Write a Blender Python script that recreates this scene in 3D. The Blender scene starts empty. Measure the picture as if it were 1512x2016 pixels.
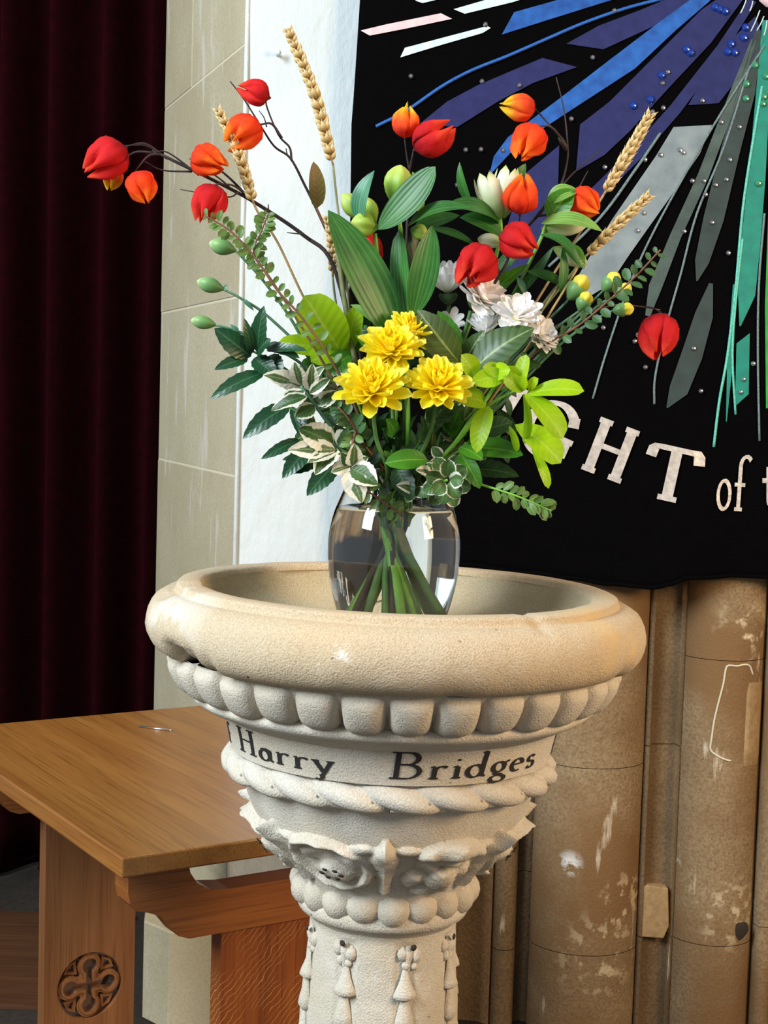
import bpy, bmesh, math, random
from mathutils import Vector, Matrix, noise
from mathutils.geometry import tessellate_polygon

random.seed(7)
SC = bpy.context.scene
COL = SC.collection
PI = math.pi

# ------------------------------------------------------------------ camera
FPX = 3000.0                      # focal length in pixels of the 1512 x 2016 frame
CAM = Vector((0, 0, 1.40))
PITCH, ROLL = math.radians(4.2), 0.030
_f = Vector((0, math.cos(PITCH), -math.sin(PITCH)))
_u0 = Vector((0, math.sin(PITCH), math.cos(PITCH)))
_r0 = Vector((1, 0, 0))
CU = _u0 * math.cos(ROLL) - _r0 * math.sin(ROLL)
CR = _r0 * math.cos(ROLL) + _u0 * math.sin(ROLL)
cam_data = bpy.data.cameras.new('camera')
cam_data.sensor_width = 36.0
cam_data.sensor_fit = 'AUTO'
cam_data.lens = FPX / 2016.0 * 36.0
cam_data.clip_start = 0.05
cam = bpy.data.objects.new('camera', cam_data)
COL.objects.link(cam)
m = Matrix((CR, CU, -_f)).transposed().to_4x4()
m.translation = CAM
cam.matrix_world = m
SC.camera = cam

# ------------------------------------------------------------------ world, window light, lamp light, exposure
SC.view_settings.view_transform = 'Standard'
SC.view_settings.look = 'None'
SC.view_settings.gamma = 1.0
SC.view_settings.use_curve_mapping = False
SC.view_settings.exposure = 0.2
wd = bpy.data.worlds.new('church_ambient')
SC.world = wd
wd.use_nodes = True
wd.node_tree.nodes['Background'].inputs[0].default_value = (0.80, 0.86, 0.92, 1)
wd.node_tree.nodes['Background'].inputs[1].default_value = 0.36


def area(name, loc, target, sx, sy, power, col):
    d = bpy.data.lights.new(name, 'AREA')
    d.shape = 'RECTANGLE'; d.size = sx; d.size_y = sy
    d.energy = power; d.color = col
    o = bpy.data.objects.new(name, d)
    COL.objects.link(o)
    o.location = loc
    o.rotation_euler = (Vector(target) - Vector(loc)).to_track_quat('-Z', 'Y').to_euler()
    return o


area('window_light', (-2.7, -0.1, 3.3), (0.1, 2.6, 1.0), 1.3, 2.2, 262, (0.80, 0.91, 1.0))
area('nave_lamp_light', (2.5, 0.7, 2.1), (0.2, 2.6, 1.0), 0.9, 0.9, 66, (1.0, 0.71, 0.41))


# ------------------------------------------------------------------ helpers
def px(x, y, Y):
    """Point at forward distance Y that the photograph shows at pixel x, y."""
    d = _f + CR * ((x - 756) / FPX) + CU * ((1008 - y) / FPX)
    return CAM + d * (Y / d.y)


def pz(x, y, z):
    d = _f + CR * ((x - 756) / FPX) + CU * ((1008 - y) / FPX)
    return CAM + d * ((z - CAM.z) / d.z)


def lin(c):
    out = []
    for v in c:
        v = v / 255.0
        out.append(v / 12.92 if v <= 0.04045 else ((v + 0.055) / 1.055) ** 2.4)
    return (out[0], out[1], out[2], 1.0)


ORG = {}


def put(o, parent):
    COL.objects.link(o)
    if parent is not None:
        o.parent = parent
    return o


def thing(name, label, cat, loc=(0, 0, 0), group=None, rot=None, kind=None):
    o = bpy.data.objects.new(name, None)
    o.empty_display_size = 0.05
    COL.objects.link(o)
    o.location = loc
    if rot is not None:
        o.rotation_euler = rot
    ORG[o] = Vector(loc)
    tag(o, label, cat, group, kind)
    return o


def tag(o, label=None, cat=None, group=None, kind=None):
    if label: o['label'] = label
    if cat: o['category'] = cat
    if group: o['group'] = group
    if kind: o['kind'] = kind
    return o


def org_of(o):
    return ORG.get(o, Vector((0, 0, 0)))


def mk(name, V, F, mat, parent=None, world=True, smooth=True, uv=None, label=None):
    """One mesh object.  V are world points (or points local to the parent when world is False)."""
    off = Vector((0, 0, 0))
    if parent is not None and world:
        off = org_of(parent)
    me = bpy.data.meshes.new(name)
    me.from_pydata([tuple(Vector(v) - off) for v in V], [], F)
    if uv:
        l = me.uv_layers.new(name='UVMap')
        for lp in me.loops:
            l.data[lp.index].uv = uv[lp.vertex_index]
    if smooth:
        me.polygons.foreach_set('use_smooth', [True] * len(me.polygons))
    me.materials.append(mat)
    me.update()
    o = bpy.data.objects.new(name, me)
    put(o, parent)
    if parent is not None:
        ORG[o] = org_of(parent)
    if label:
        o['label'] = label
    return o


def mesh_only(name, V, F, mat, uv=None, smooth=True):
    me = bpy.data.meshes.new(name)
    me.from_pydata([tuple(v) for v in V], [], F)
    if uv:
        l = me.uv_layers.new(name='UVMap')
        for lp in me.loops:
            l.data[lp.index].uv = uv[lp.vertex_index]
    if smooth:
        me.polygons.foreach_set('use_smooth', [True] * len(me.polygons))
    me.materials.append(mat)
    return me


def inst(name, me, M, parent, world=True):
    """An object on shared mesh data, placed by the matrix M."""
    o = bpy.data.objects.new(name, me)
    put(o, parent)
    if parent is not None and world:
        M = Matrix.Translation(-org_of(parent)) @ M
    o.matrix_local = M
    if parent is not None:
        ORG[o] = org_of(parent)
    return o


def frame(x, z, o):
    """Matrix with local X along x, local Z close to z, at o."""
    x = Vector(x).normalized()
    z = Vector(z)
    z = z - x * z.dot(x)
    if z.length < 1e-5:
        z = Vector((0, 0.3, 1)); z = z - x * z.dot(x)
    z.normalize()
    y = z.cross(x)
    M = Matrix((x, y, z)).transposed().to_4x4()
    M.translation = o
    return M


def catmull(pts, sub=5):
    P = [Vector(p) for p in pts]
    if len(P) < 3:
        return [P[0].lerp(P[-1], i / sub) for i in range(sub + 1)]
    Q = [P[0] * 2 - P[1]] + P + [P[-1] * 2 - P[-2]]
    out = []
    for i in range(1, len(Q) - 2):
        for k in range(sub):
            t = k / sub
            a, b, c, d = Q[i - 1], Q[i], Q[i + 1], Q[i + 2]
            out.append(0.5 * ((2 * b) + (c - a) * t + (2 * a - 5 * b + 4 * c - d) * t * t + (3 * b - a - 3 * c + d) * t ** 3))
    out.append(P[-1])
    return out


def tube(P, R, n=6):
    """Tube along points P with radii R (list or number)."""
    P = [Vector(p) for p in P]
    if not hasattr(R, '__len__'):
        R = [R] * len(P)
    if len(R) != len(P):
        R = [R[0] + (R[-1] - R[0]) * i / (len(P) - 1) for i in range(len(P))]
    V, F = [], []
    t0 = (P[1] - P[0]).normalized()
    ref = Vector((0, 0, 1)) if abs(t0.z) < 0.9 else Vector((1, 0, 0))
    s = t0.cross(ref).normalized()
    for i, p in enumerate(P):
        t = (P[min(i + 1, len(P) - 1)] - P[max(i - 1, 0)]).normalized()
        s = (s - t * s.dot(t)).normalized()
        b = t.cross(s)
        for k in range(n):
            a = 2 * PI * k / n
            V.append(p + (s * math.cos(a) + b * math.sin(a)) * R[i])
    for i in range(len(P) - 1):
        for k in range(n):
            k2 = (k + 1) % n
            F.append((i * n + k, i * n + k2, (i + 1) * n + k2, (i + 1) * n + k))
    F.append(tuple(range(n - 1, -1, -1)))
    F.append(tuple(range((len(P) - 1) * n, len(P) * n)))
    return V, F


def lathe(prof, n=64, fn=None):
    """Profile of (r, z) turned round z; fn(theta, r, z) may move a point.  theta 0 faces the camera (-Y)."""
    V, F = [], []
    for k in range(n):
        th = 2 * PI * k / n
        for (r, z) in prof:
            if fn:
                V.append(fn(th, r, z))
            else:
                V.append(Vector((r * math.sin(th), -r * math.cos(th), z)))
    q = len(prof)
    for k in range(n):
        k2 = (k + 1) % n
        for i in range(q - 1):
            F.append((k * q + i, k * q + i + 1, k2 * q + i + 1, k2 * q + i))
    return V, F


def prism(outer, holes, d0, d1, fn):
    """Polygon with holes given in 2D, extruded from depth d0 to d1, mapped by fn(a, b, d)."""
    loops = [outer] + list(holes)
    flat = [p for l in loops for p in l]
    tris = tessellate_polygon([[Vector((p[0], p[1], 0)) for p in l] for l in loops])
    n = len(flat)
    V = [fn(p[0], p[1], d0) for p in flat] + [fn(p[0], p[1], d1) for p in flat]
    F = []
    for t in tris:
        F.append((t[0], t[1], t[2]))
        F.append((t[2] + n, t[1] + n, t[0] + n))
    s = 0
    for l in loops:
        for i in range(len(l)):
            j = (i + 1) % len(l)
            F.append((s + i, s + j, s + j + n, s + i + n))
        s += len(l)
    return V, F


def fixn(o):
    """Make the normals of a closed mesh point outwards."""
    bm = bmesh.new(); bm.from_mesh(o.data)
    bmesh.ops.recalc_face_normals(bm, faces=bm.faces)
    bm.to_mesh(o.data); bm.free()
    return o


def bevel(o, w, seg=2, ang=40):
    bm = bmesh.new(); bm.from_mesh(o.data)
    bmesh.ops.remove_doubles(bm, verts=bm.verts, dist=1e-6)
    bmesh.ops.recalc_face_normals(bm, faces=bm.faces)
    e = [e for e in bm.edges if len(e.link_faces) == 2 and e.calc_face_angle(0) > math.radians(ang)]
    bmesh.ops.bevel(bm, geom=e, offset=w, segments=seg, profile=0.5, affect='EDGES', clamp_overlap=True)
    for f in bm.faces: f.smooth = False
    bm.to_mesh(o.data); bm.free()
    return o


def fbm(p, s, o=4):
    return noise.fractal(Vector(p) * s, 1.0, 2.0, o)


# ------------------------------------------------------------------ materials
def nodes(name):
    mt = bpy.data.materials.new(name)
    mt.use_nodes = True
    nt = mt.node_tree
    return mt, nt, nt.nodes['Principled BSDF']


def N(nt, t, **kw):
    n = nt.nodes.new(t)
    for k, v in kw.items():
        if k in n.inputs.keys() if hasattr(n.inputs, 'keys') else False:
            n.inputs[k].default_value = v
        else:
            setattr(n, k, v)
    return n


def L(nt, a, b):
    nt.links.new(a, b)


def noise_fac(nt, coord, scale, detail=4, lo=0.35, hi=0.65, stretch=None, rough=0.55):
    src = coord
    if stretch:
        mp = N(nt, 'ShaderNodeMapping')
        mp.inputs['Scale'].default_value = stretch
        L(nt, coord, mp.inputs['Vector']); src = mp.outputs[0]
    n = N(nt, 'ShaderNodeTexNoise')
    n.inputs['Scale'].default_value = scale
    n.inputs['Detail'].default_value = detail
    n.inputs['Roughness'].default_value = rough
    L(nt, src, n.inputs['Vector'])
    r = N(nt, 'ShaderNodeMapRange')
    r.inputs['From Min'].default_value = lo
    r.inputs['From Max'].default_value = hi
    L(nt, n.outputs[0], r.inputs['Value'])
    return r.outputs[0], n.outputs[0]


def mixc(nt, fac, a, b, mode='MIX'):
    mx = N(nt, 'ShaderNodeMix', data_type='RGBA', blend_type=mode)
    if hasattr(fac, 'links') or hasattr(fac, 'is_linked'):
        L(nt, fac, mx.inputs[0])
    else:
        mx.inputs[0].default_value = fac
    for v, i in ((a, 6), (b, 7)):
        if isinstance(v, (tuple, list)):
            mx.inputs[i].default_value = v
        else:
            L(nt, v, mx.inputs[i])
    return mx.outputs[2]


def mathn(nt, op, a, b=0.0):
    mn = N(nt, 'ShaderNodeMath', operation=op)
    for v, i in ((a, 0), (b, 1)):
        if isinstance(v, (int, float)):
            mn.inputs[i].default_value = v
        else:
            L(nt, v, mn.inputs[i])
    return mn.outputs[0]


def bumpn(nt, bs, h, strength, dist):
    b = N(nt, 'ShaderNodeBump')
    b.inputs['Strength'].default_value = strength
    b.inputs['Distance'].default_value = dist
    L(nt, h, b.inputs['Height'])
    L(nt, b.outputs[0], bs.inputs['Normal'])


def coord_of(nt, kind='Object'):
    t = N(nt, 'ShaderNodeTexCoord')
    return t.outputs[kind]


def plain(name, c, rough=0.6, metal=0.0, spec=0.5):
    mt, nt, bs = nodes(name)
    bs.inputs['Base Color'].default_value = lin(c)
    bs.inputs['Roughness'].default_value = rough
    bs.inputs['Metallic'].default_value = metal
    bs.inputs['Specular IOR Level'].default_value = spec
    return mt


def stone(name, c1, c2, c3, scale=7, grain=160, bump=0.35, stain_or_light=None, streak=None, pits=True, big=None):
    mt, nt, bs = nodes(name)
    co = coord_of(nt)
    f1, _ = noise_fac(nt, co, scale, 6, 0.36, 0.64)
    col = mixc(nt, f1, lin(c1), lin(c2))
    f2, h2 = noise_fac(nt, co, grain, 4, 0.38, 0.72)
    col = mixc(nt, mathn(nt, 'MULTIPLY', f2, 0.7), col, lin(c3))
    if big:
        f, _ = noise_fac(nt, co, big[1], 5, 0.46, 0.62)
        col = mixc(nt, f, col, lin(big[0]))
    if streak:      # pale scuffs, stretched upright
        f, _ = noise_fac(nt, co, streak[1], 6, streak[2], streak[2] + 0.06, stretch=(1, 1, 0.2))
        col = mixc(nt, mathn(nt, 'MULTIPLY', f, 0.7), col, lin(streak[0]))
    if stain_or_light:
        for (p, rad, c, cut) in stain_or_light:
            vm = N(nt, 'ShaderNodeVectorMath', operation='DISTANCE')
            L(nt, co, vm.inputs[0]); vm.inputs[1].default_value = p
            mr = N(nt, 'ShaderNodeMapRange')
            mr.inputs['From Min'].default_value = rad; mr.inputs['From Max'].default_value = rad * 0.3
            L(nt, vm.outputs['Value'], mr.inputs['Value'])
            f, _ = noise_fac(nt, co, cut[0], 5, cut[1], cut[1] + 0.08)
            col = mixc(nt, mathn(nt, 'MULTIPLY', mr.outputs[0], f), col, lin(c))
    h = h2
    if pits:
        v = N(nt, 'ShaderNodeTexVoronoi'); v.inputs['Scale'].default_value = 55
        L(nt, co, v.inputs['Vector'])
        mr = N(nt, 'ShaderNodeMapRange')
        mr.inputs['From Min'].default_value = 0.02; mr.inputs['From Max'].default_value = 0.16
        L(nt, v.outputs['Distance'], mr.inputs['Value'])
        fp, _ = noise_fac(nt, co, 18, 2, 0.60, 0.62)
        pit = mathn(nt, 'MULTIPLY', mathn(nt, 'SUBTRACT', 1.0, mr.outputs[0]), fp)
        col = mixc(nt, pit, col, lin([x * 0.5 for x in c1]))
        h = mathn(nt, 'SUBTRACT', h2, mathn(nt, 'MULTIPLY', pit, 1.5))
    L(nt, col, bs.inputs['Base Color'])
    bs.inputs['Roughness'].default_value = 0.9
    bs.inputs['Specular IOR Level'].default_value = 0.2
    bumpn(nt, bs, h, bump, 0.003)
    return mt


def wood(name, c1, c2, dark, axis='X', rough=0.35, fleck=None, scale=1.0, spec=0.5):
    mt, nt, bs = nodes(name)
    co = coord_of(nt)
    st = {'X': (1.2, 22, 22), 'Y': (22, 1.2, 22), 'Z': (22, 22, 1.2)}[axis]
    st = tuple(s * scale for s in st)
    f1, _ = noise_fac(nt, co, 1.6, 6, 0.34, 0.66, stretch=st)
    col = mixc(nt, f1, lin(c1), lin(c2))
    st2 = {'X': (6, 260, 260), 'Y': (260, 6, 260), 'Z': (260, 260, 6)}[axis]
    f2, h = noise_fac(nt, co, 1.0, 3, 0.5, 0.75, stretch=st2)
    col = mixc(nt, mathn(nt, 'MULTIPLY', f2, 0.75), col, lin(dark))
    if fleck:
        w = N(nt, 'ShaderNodeTexWave', wave_type='BANDS', bands_direction='DIAGONAL')
        w.inputs['Scale'].default_value = 52
        w.inputs['Distortion'].default_value = 9
        w.inputs['Detail'].default_value = 2.5
        w.inputs['Detail Scale'].default_value = 0.5
        L(nt, co, w.inputs['Vector'])
        mr = N(nt, 'ShaderNodeMapRange')
        mr.inputs['From Min'].default_value = 0.965; mr.inputs['From Max'].default_value = 0.998
        L(nt, w.outputs['Fac'], mr.inputs['Value'])
        fb, _ = noise_fac(nt, co, 14, 2, 0.42, 0.55)
        col = mixc(nt, mathn(nt, 'MULTIPLY', mathn(nt, 'MULTIPLY', mr.outputs[0], fb), 0.75), col, lin(fleck))
    L(nt, col, bs.inputs['Base Color'])
    bs.inputs['Roughness'].default_value = rough
    bs.inputs['Specular IOR Level'].default_value = spec
    bumpn(nt, bs, h, 0.08, 0.002)
    return mt


M = {}
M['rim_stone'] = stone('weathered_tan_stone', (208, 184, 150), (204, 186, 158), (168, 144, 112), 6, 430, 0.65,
                       stain_or_light=[((-0.075, -0.305, 1.115), 0.034, (240, 234, 222), (42, 0.53)),
                              ((-0.27, -0.15, 1.12), 0.10, (216, 204, 186), (14, 0.46)),
                              ((0.27, -0.12, 1.11), 0.14, (212, 182, 134), (7, 0.46))])  # tan patch: some weathering, mostly warm light put into the colour
M['font_stone'] = stone('pale_carved_stone', (216, 208, 194), (206, 193, 170), (180, 168, 150), 9, 430, 0.6)
M['basin_stone'] = stone('basin_stone', (200, 188, 162), (188, 170, 132), (160, 142, 112), 6, 480, 0.7, pits=False)
M['pier_stone'] = stone('beige_pier_stone', (192, 179, 148), (182, 168, 136), (166, 152, 122), 5, 140, 0.12,
                        streak=((210, 200, 184), 14, 0.62), pits=False)
M['pier_stone_b'] = stone('beige_pier_stone_paler', (198, 186, 155), (188, 175, 144), (170, 157, 128), 5, 140, 0.12,
                          streak=((210, 200, 184), 14, 0.62), pits=False)
M['shaft_stone'] = stone('brown_shaft_stone', (142, 116, 85), (164, 138, 103), (104, 79, 52), 5, 150, 0.6,
                         streak=((222, 206, 180), 22, 0.66), pits=False, big=((130, 98, 64), 3.0),
                         stain_or_light=[(tuple(px(1122, 1700, 3.39)), .034, (222, 216, 208), (30, .46)), (tuple(px(1235, 1775, 3.41)), .09, (200, 176, 138), (40, .52)), (tuple(px(1180, 1885, 3.385)), .12, (196, 174, 140), (40, .54)),
                                (tuple(px(1440, 1800, 3.39)), .10, (204, 182, 146), (40, .54)), (tuple(px(1470, 1240, 3.39)), .08, (226, 206, 170), (20, .5)), (tuple(px(1300, 1680, 3.46)), .06, (216, 200, 180), (40, .5))])
M['shaft_stone_shaded'] = stone('brown_shaft_stone_shaded', (112, 90, 64), (130, 106, 77), (84, 63, 41), 6, 150, 0.6,
                           streak=((214, 196, 168), 22, 0.67), pits=False)  # darker copy of the shaft stone, recess shade put into its colour
M['patch_stone'] = stone('pale_repair_stone', (176, 148, 106), (168, 138, 98), (140, 110, 76), 8, 80, 0.3, pits=False)
M['mortar'] = plain('mortar', (216, 204, 176), 0.95, spec=0.1)
M['mortar_dark'] = plain('dark_joint', (120, 98, 70), 0.95, spec=0.1)
M['oak_top'] = wood('oak_table_top', (140, 86, 36), (160, 106, 48), (100, 56, 20), 'X', 0.32, scale=0.55)
M['oak_edge'] = wood('oak_edge', (150, 98, 48), (172, 118, 66), (116, 70, 32), 'Y', 0.4)
M['oak_leg'] = wood('oak_leg', (126, 78, 42), (142, 92, 52), (90, 52, 26), 'Z', 0.45)
M['oak_rail'] = wood('oak_rail', (138, 78, 32), (152, 90, 40), (90, 46, 18), 'Y', 0.4)
M['oak_fleck'] = wood('quarter_sawn_oak', (142, 76, 30), (122, 62, 24), (92, 44, 18), 'Z', 0.4, fleck=(216, 158, 96))
M['ink'] = plain('black_lettering', (34, 30, 28), 0.7)
M['hole_shade'] = plain('painted_hole_shade', (62, 54, 46), 0.95, spec=0.05)  # dark colour stands in for the shade inside holes
M['steel'] = plain('steel', (205, 205, 205), 0.28, 1.0)


def plaster():
    mt, nt, bs = nodes('white_painted_plaster')
    co = coord_of(nt)
    f, _ = noise_fac(nt, co, 3, 5, 0.35, 0.65)
    L(nt, mixc(nt, f, lin((212, 218, 216)), lin((204, 211, 209))), bs.inputs['Base Color'])
    bs.inputs['Roughness'].default_value = 0.75
    bs.inputs['Specular IOR Level'].default_value = 0.25
    _, h = noise_fac(nt, co, 26, 5, stretch=(1, 1, 0.45))
    bumpn(nt, bs, h, 0.5, 0.012)
    return mt


def velvet(name, c, sheen, sc, rough=0.95):
    mt, nt, bs = nodes(name)
    co = coord_of(nt)
    f, h = noise_fac(nt, co, 30, 3, 0.3, 0.7)
    L(nt, mixc(nt, f, lin(c), lin([x * 0.75 for x in c])), bs.inputs['Base Color'])
    bs.inputs['Roughness'].default_value = rough
    bs.inputs['Specular IOR Level'].default_value = 0.05
    bs.inputs['Sheen Weight'].default_value = sheen
    bs.inputs['Sheen Roughness'].default_value = 0.35
    bs.inputs['Sheen Tint'].default_value = lin(sc)
    return mt


def satin(name, c, c2=None, rough=0.5, scale=40, metal=0.0, stretch=None, bump=0.0):
    mt, nt, bs = nodes(name)
    co = coord_of(nt)
    f, h = noise_fac(nt, co, scale, 4, 0.35, 0.65, stretch=stretch)
    L(nt, mixc(nt, f, lin(c), lin(c2 or [x * 0.85 for x in c])), bs.inputs['Base Color'])
    bs.inputs['Roughness'].default_value = rough
    bs.inputs['Metallic'].default_value = metal
    bs.inputs['Specular IOR Level'].default_value = 0.35
    if bump:
        bumpn(nt, bs, h, bump, 0.002)
    return mt


M['plaster'] = plaster()
M['curtain'] = velvet('maroon_velvet', (38, 3, 7), 0.06, (140, 40, 46))
M['banner'] = velvet('black_velvet', (5, 4, 5), 0.035, (70, 52, 46))
M['floor'] = stone('dark_stone_floor', (62, 54, 46), (50, 44, 38), (40, 34, 30), 3, 60, 0.1, pits=False)
M['floor_wood'] = wood('dark_wood_floor', (92, 58, 34), (78, 48, 28), (50, 30, 18), 'X', 0.5)
M['indigo'] = satin('indigo_cotton', (42, 46, 96), (37, 40, 86), 0.9)
M['blue'] = satin('blue_satin', (22, 72, 144), (34, 98, 178), 0.5, 30)
M['white_strip'] = satin('white_satin', (214, 226, 226), (196, 212, 214), 0.6, 60)
M['pink_strip'] = satin('pink_satin', (236, 202, 202), (226, 188, 190), 0.6, 60)
M['silver'] = satin('silver_grey_cotton', (138, 150, 152), (116, 128, 132), 0.6, 18)
M['sage'] = satin('sage_grey_satin', (76, 94, 88), (60, 76, 72), 0.6, 22)
M['slate'] = satin('dark_slate_satin', (48, 66, 66), (38, 54, 54), 0.55, 22)
M['teal'] = satin('teal_satin', (14, 138, 118), (12, 122, 106), 0.55, 30)
M['green'] = satin('bright_green_satin', (40, 168, 60), (28, 140, 48), 0.5, 26)
M['cord_grey'] = satin('grey_cord', (128, 148, 148), (90, 106, 106), 0.7, 300)
M['cord_teal'] = satin('pale_teal_cord', (120, 214, 190), (80, 170, 150), 0.6, 300)
M['cord_blue'] = satin('blue_cord', (50, 110, 190), (36, 84, 156), 0.6, 300)
M['letter'] = satin('silver_lame', (214, 206, 196), (180, 172, 164), 0.45, 70, 0.25, bump=0.8)


def glassy(name, c, rough=0.02, ior=1.45):
    mt, nt, bs = nodes(name)
    bs.inputs['Base Color'].default_value = c
    bs.inputs['Transmission Weight'].default_value = 1.0
    bs.inputs['Roughness'].default_value = rough
    bs.inputs['IOR'].default_value = ior
    return mt


M['glass'] = glassy('clear_glass', (0.97, 0.985, 0.98, 1), 0.0, 1.47)
M['water'] = glassy('water', (0.97, 0.985, 0.97, 1), 0.0, 1.33)
M['crystal'] = plain('clear_crystal', (206, 200, 200), 0.08, 0.92, 0.9)
M['crystal_blue'] = plain('blue_crystal', (24, 60, 150), 0.1, 0.1, 0.9)
M['crystal_green'] = plain('green_crystal', (70, 150, 110), 0.1, 0.2, 0.9)

# ================================================================== the setting
WALL_Y, BANNER_Y, CURTAIN_Y = 3.40, 3.345, 4.60
FZ = -0.06                                   # floor level
Y0 = 1.93                                    # distance of the font's axis
K0 = Y0 / FPX                                # metres per pixel there

# floor: dark stone, with timber boards towards the nave
mk('floor', [(-4, -2, FZ), (4, -2, FZ), (4, 7, FZ), (-4, 7, FZ)], [(0, 1, 2, 3)], M['floor'], smooth=False)['kind'] = 'structure'
FLOOR = bpy.data.objects['floor']
for i in range(5):
    y0 = 3.50 + i * 0.13
    V, F = prism([(-4, y0), (-0.66, y0), (-0.66, y0 + 0.126), (-4, y0 + 0.126)], [], FZ + 0.0005, FZ + 0.012, lambda a, b, d: Vector((a, b, d)))
    mk('floor_board', V, F, M['floor_wood'], FLOOR, smooth=False)

# white plaster wall, a little uneven
XL = px(464, 900, WALL_Y).x
XR = px(850, 1500, WALL_Y).x
V, F = [], []
nx, nz = 24, 90
for j in range(nz + 1):
    for i in range(nx + 1):
        x = XL + (XR - XL) * i / nx; z = FZ + 3.26 * j / nz
        V.append((x, WALL_Y + 0.004 * fbm((x, 1, z), 3.2), z))
for j in range(nz):
    for i in range(nx):
        a = j * (nx + 1) + i
        F.append((a, a + 1, a + nx + 2, a + nx + 1))
mk('wall_back', V, F, M['plaster'])['kind'] = 'structure'

# left pier: splayed stone reveal running back to the curtain
A = px(464, 900, WALL_Y); B = px(312, 900, 4.20)
A = Vector((A.x, A.y + 0.0, 0)); B = Vector((B.x, B.y, 0))
ax = (B - A).normalized(); wid = (B - A).length
outn = Vector((ax.y, -ax.x, 0))
if outn.y > 0: outn = -outn


def pierpt(a, z, d):
    p = A + ax * a + outn * d
    return Vector((p.x, p.y, z))


V, F = prism([(0, FZ), (wid, FZ), (wid, 3.2), (0, 3.2)], [], -0.10, -0.0008, pierpt)
pier = mk('wall_left', V, F, M['mortar'], smooth=False); pier['kind'] = 'structure'
# far side of the pier so that it has body
V, F = prism([(0, FZ), (0.5, FZ), (0.5, 3.2), (0, 3.2)], [], 0, 0.05, lambda a, b, d: Vector((B.x + a, B.y + 0.002 + d, b)))
mk('wall_left_return', V, F, M['pier_stone'], pier, smooth=False)


def zpier(x, y, frac):
    Y = A.y + ax.y * wid * frac
    return px(x, y, Y).z


zs = [FZ, 0.30, zpier(380, 1650, 0.5), zpier(380, 1290, 0.5), zpier(310, 903, 1.0), zpier(390, 602, 0.5), zpier(390, 158, 0.5), 2.75, 3.2]
g = 0.0022
for k in range(len(zs) - 1):
    cuts = [0, wid]
    if k == len(zs) - 3: cuts = [0, wid * 0.62, wid]
    if k == 5: cuts = [0, wid]
    if k in (1,): cuts = [0, wid * 0.45, wid]
    for c in range(len(cuts) - 1):
        a0, a1 = cuts[c] + g * (c > 0), cuts[c + 1] - g * (c < len(cuts) - 2)
        z0, z1 = zs[k] + g, zs[k + 1] - g
        V, F = prism([(a0, z0), (a1, z0), (a1, z1), (a0, z1)], [], -0.03, 0.0 + 0.0012 * ((k + c) % 2), pierpt)
        o = mk('stone_block', V, F, M['pier_stone' if (k + c) % 2 else 'pier_stone_b'], pier, smooth=False)
        bevel(o, 0.0015, 1)
# plinth in front of the splay
PT = zpier(350, 1800, 0.4) + .07
V, F = prism([(A.x, A.y + .0), (A.x, 4.25), (B.x + .004, 4.25), (px(283, 1850, 3.47).x, 3.47), (px(283, 1850, 3.47).x + .07, A.y + .0)], [], FZ, PT, lambda a, b, d: Vector((a, b, d)))
bevel(mk('plinth_stone', V, F, M['pier_stone'], pier, smooth=False), .004, 1)
# narrow plaster bead where the pier meets the white wall
V, F = tube([(A.x + 0.004, A.y - 0.004, 0), (A.x + 0.004, A.y - 0.002, 3.2)], 0.005, 8)
mk('plaster_bead', V, F, M['plaster'], pier)

# right respond: clustered shafts and hollows, stone upon stone
resp = mk('wall_right', [(px(840, 1500, 3.6).x, 3.72, FZ), (2.2, 3.72, FZ), (2.2, 3.72, 3.2), (px(840, 1500, 3.6).x, 3.72, 3.2)], [(0, 1, 2, 3)], M['mortar_dark'], smooth=False)
resp['kind'] = 'structure'
RX = lambda x: px(x, 1500, 3.42).x


def member(name, prof, joints, mat, back=3.70):
    """prof: list of (x, y) seen from above, left to right; cut at the joint heights."""
    poly = [Vector((p[0], p[1])) for p in prof] + [Vector((prof[-1][0], back)), Vector((prof[0][0], back))]
    js = [FZ] + sorted(joints) + [3.2]
    for q in range(len(js) - 1):
        z0, z1 = js[q] + (0.0007 if q else 0), js[q + 1] - 0.0007
        nzs = max(2, int((z1 - z0) / 0.05))
        V, F = [], []
        n = len(poly)
        for k in range(nzs + 1):
            z = z0 + (z1 - z0) * k / nzs
            inset = 0.0
            for i, p in enumerate(poly):
                d = 0.0012 * fbm((p.x * 1.0, p.y, z), 9, 4) - 0.0 + inset
                V.append((p.x, p.y + d if i < len(prof) else p.y, z))
        for k in range(nzs):
            for i in range(n):
                j = (i + 1) % n
                F.append((k * n + i, k * n + j, (k + 1) * n + j, (k + 1) * n + i))
        o = mk(name, V, F, mat, resp)
        fixn(o)


def arc(cx, cy, r, a0, a1, n=18):
    return [(cx + r * math.sin(a0 + (a1 - a0) * i / n), cy - r * math.cos(a0 + (a1 - a0) * i / n)) for i in range(n + 1)]


def zr(x, y, Y=3.39):
    return px(x, y, Y).z


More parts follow.
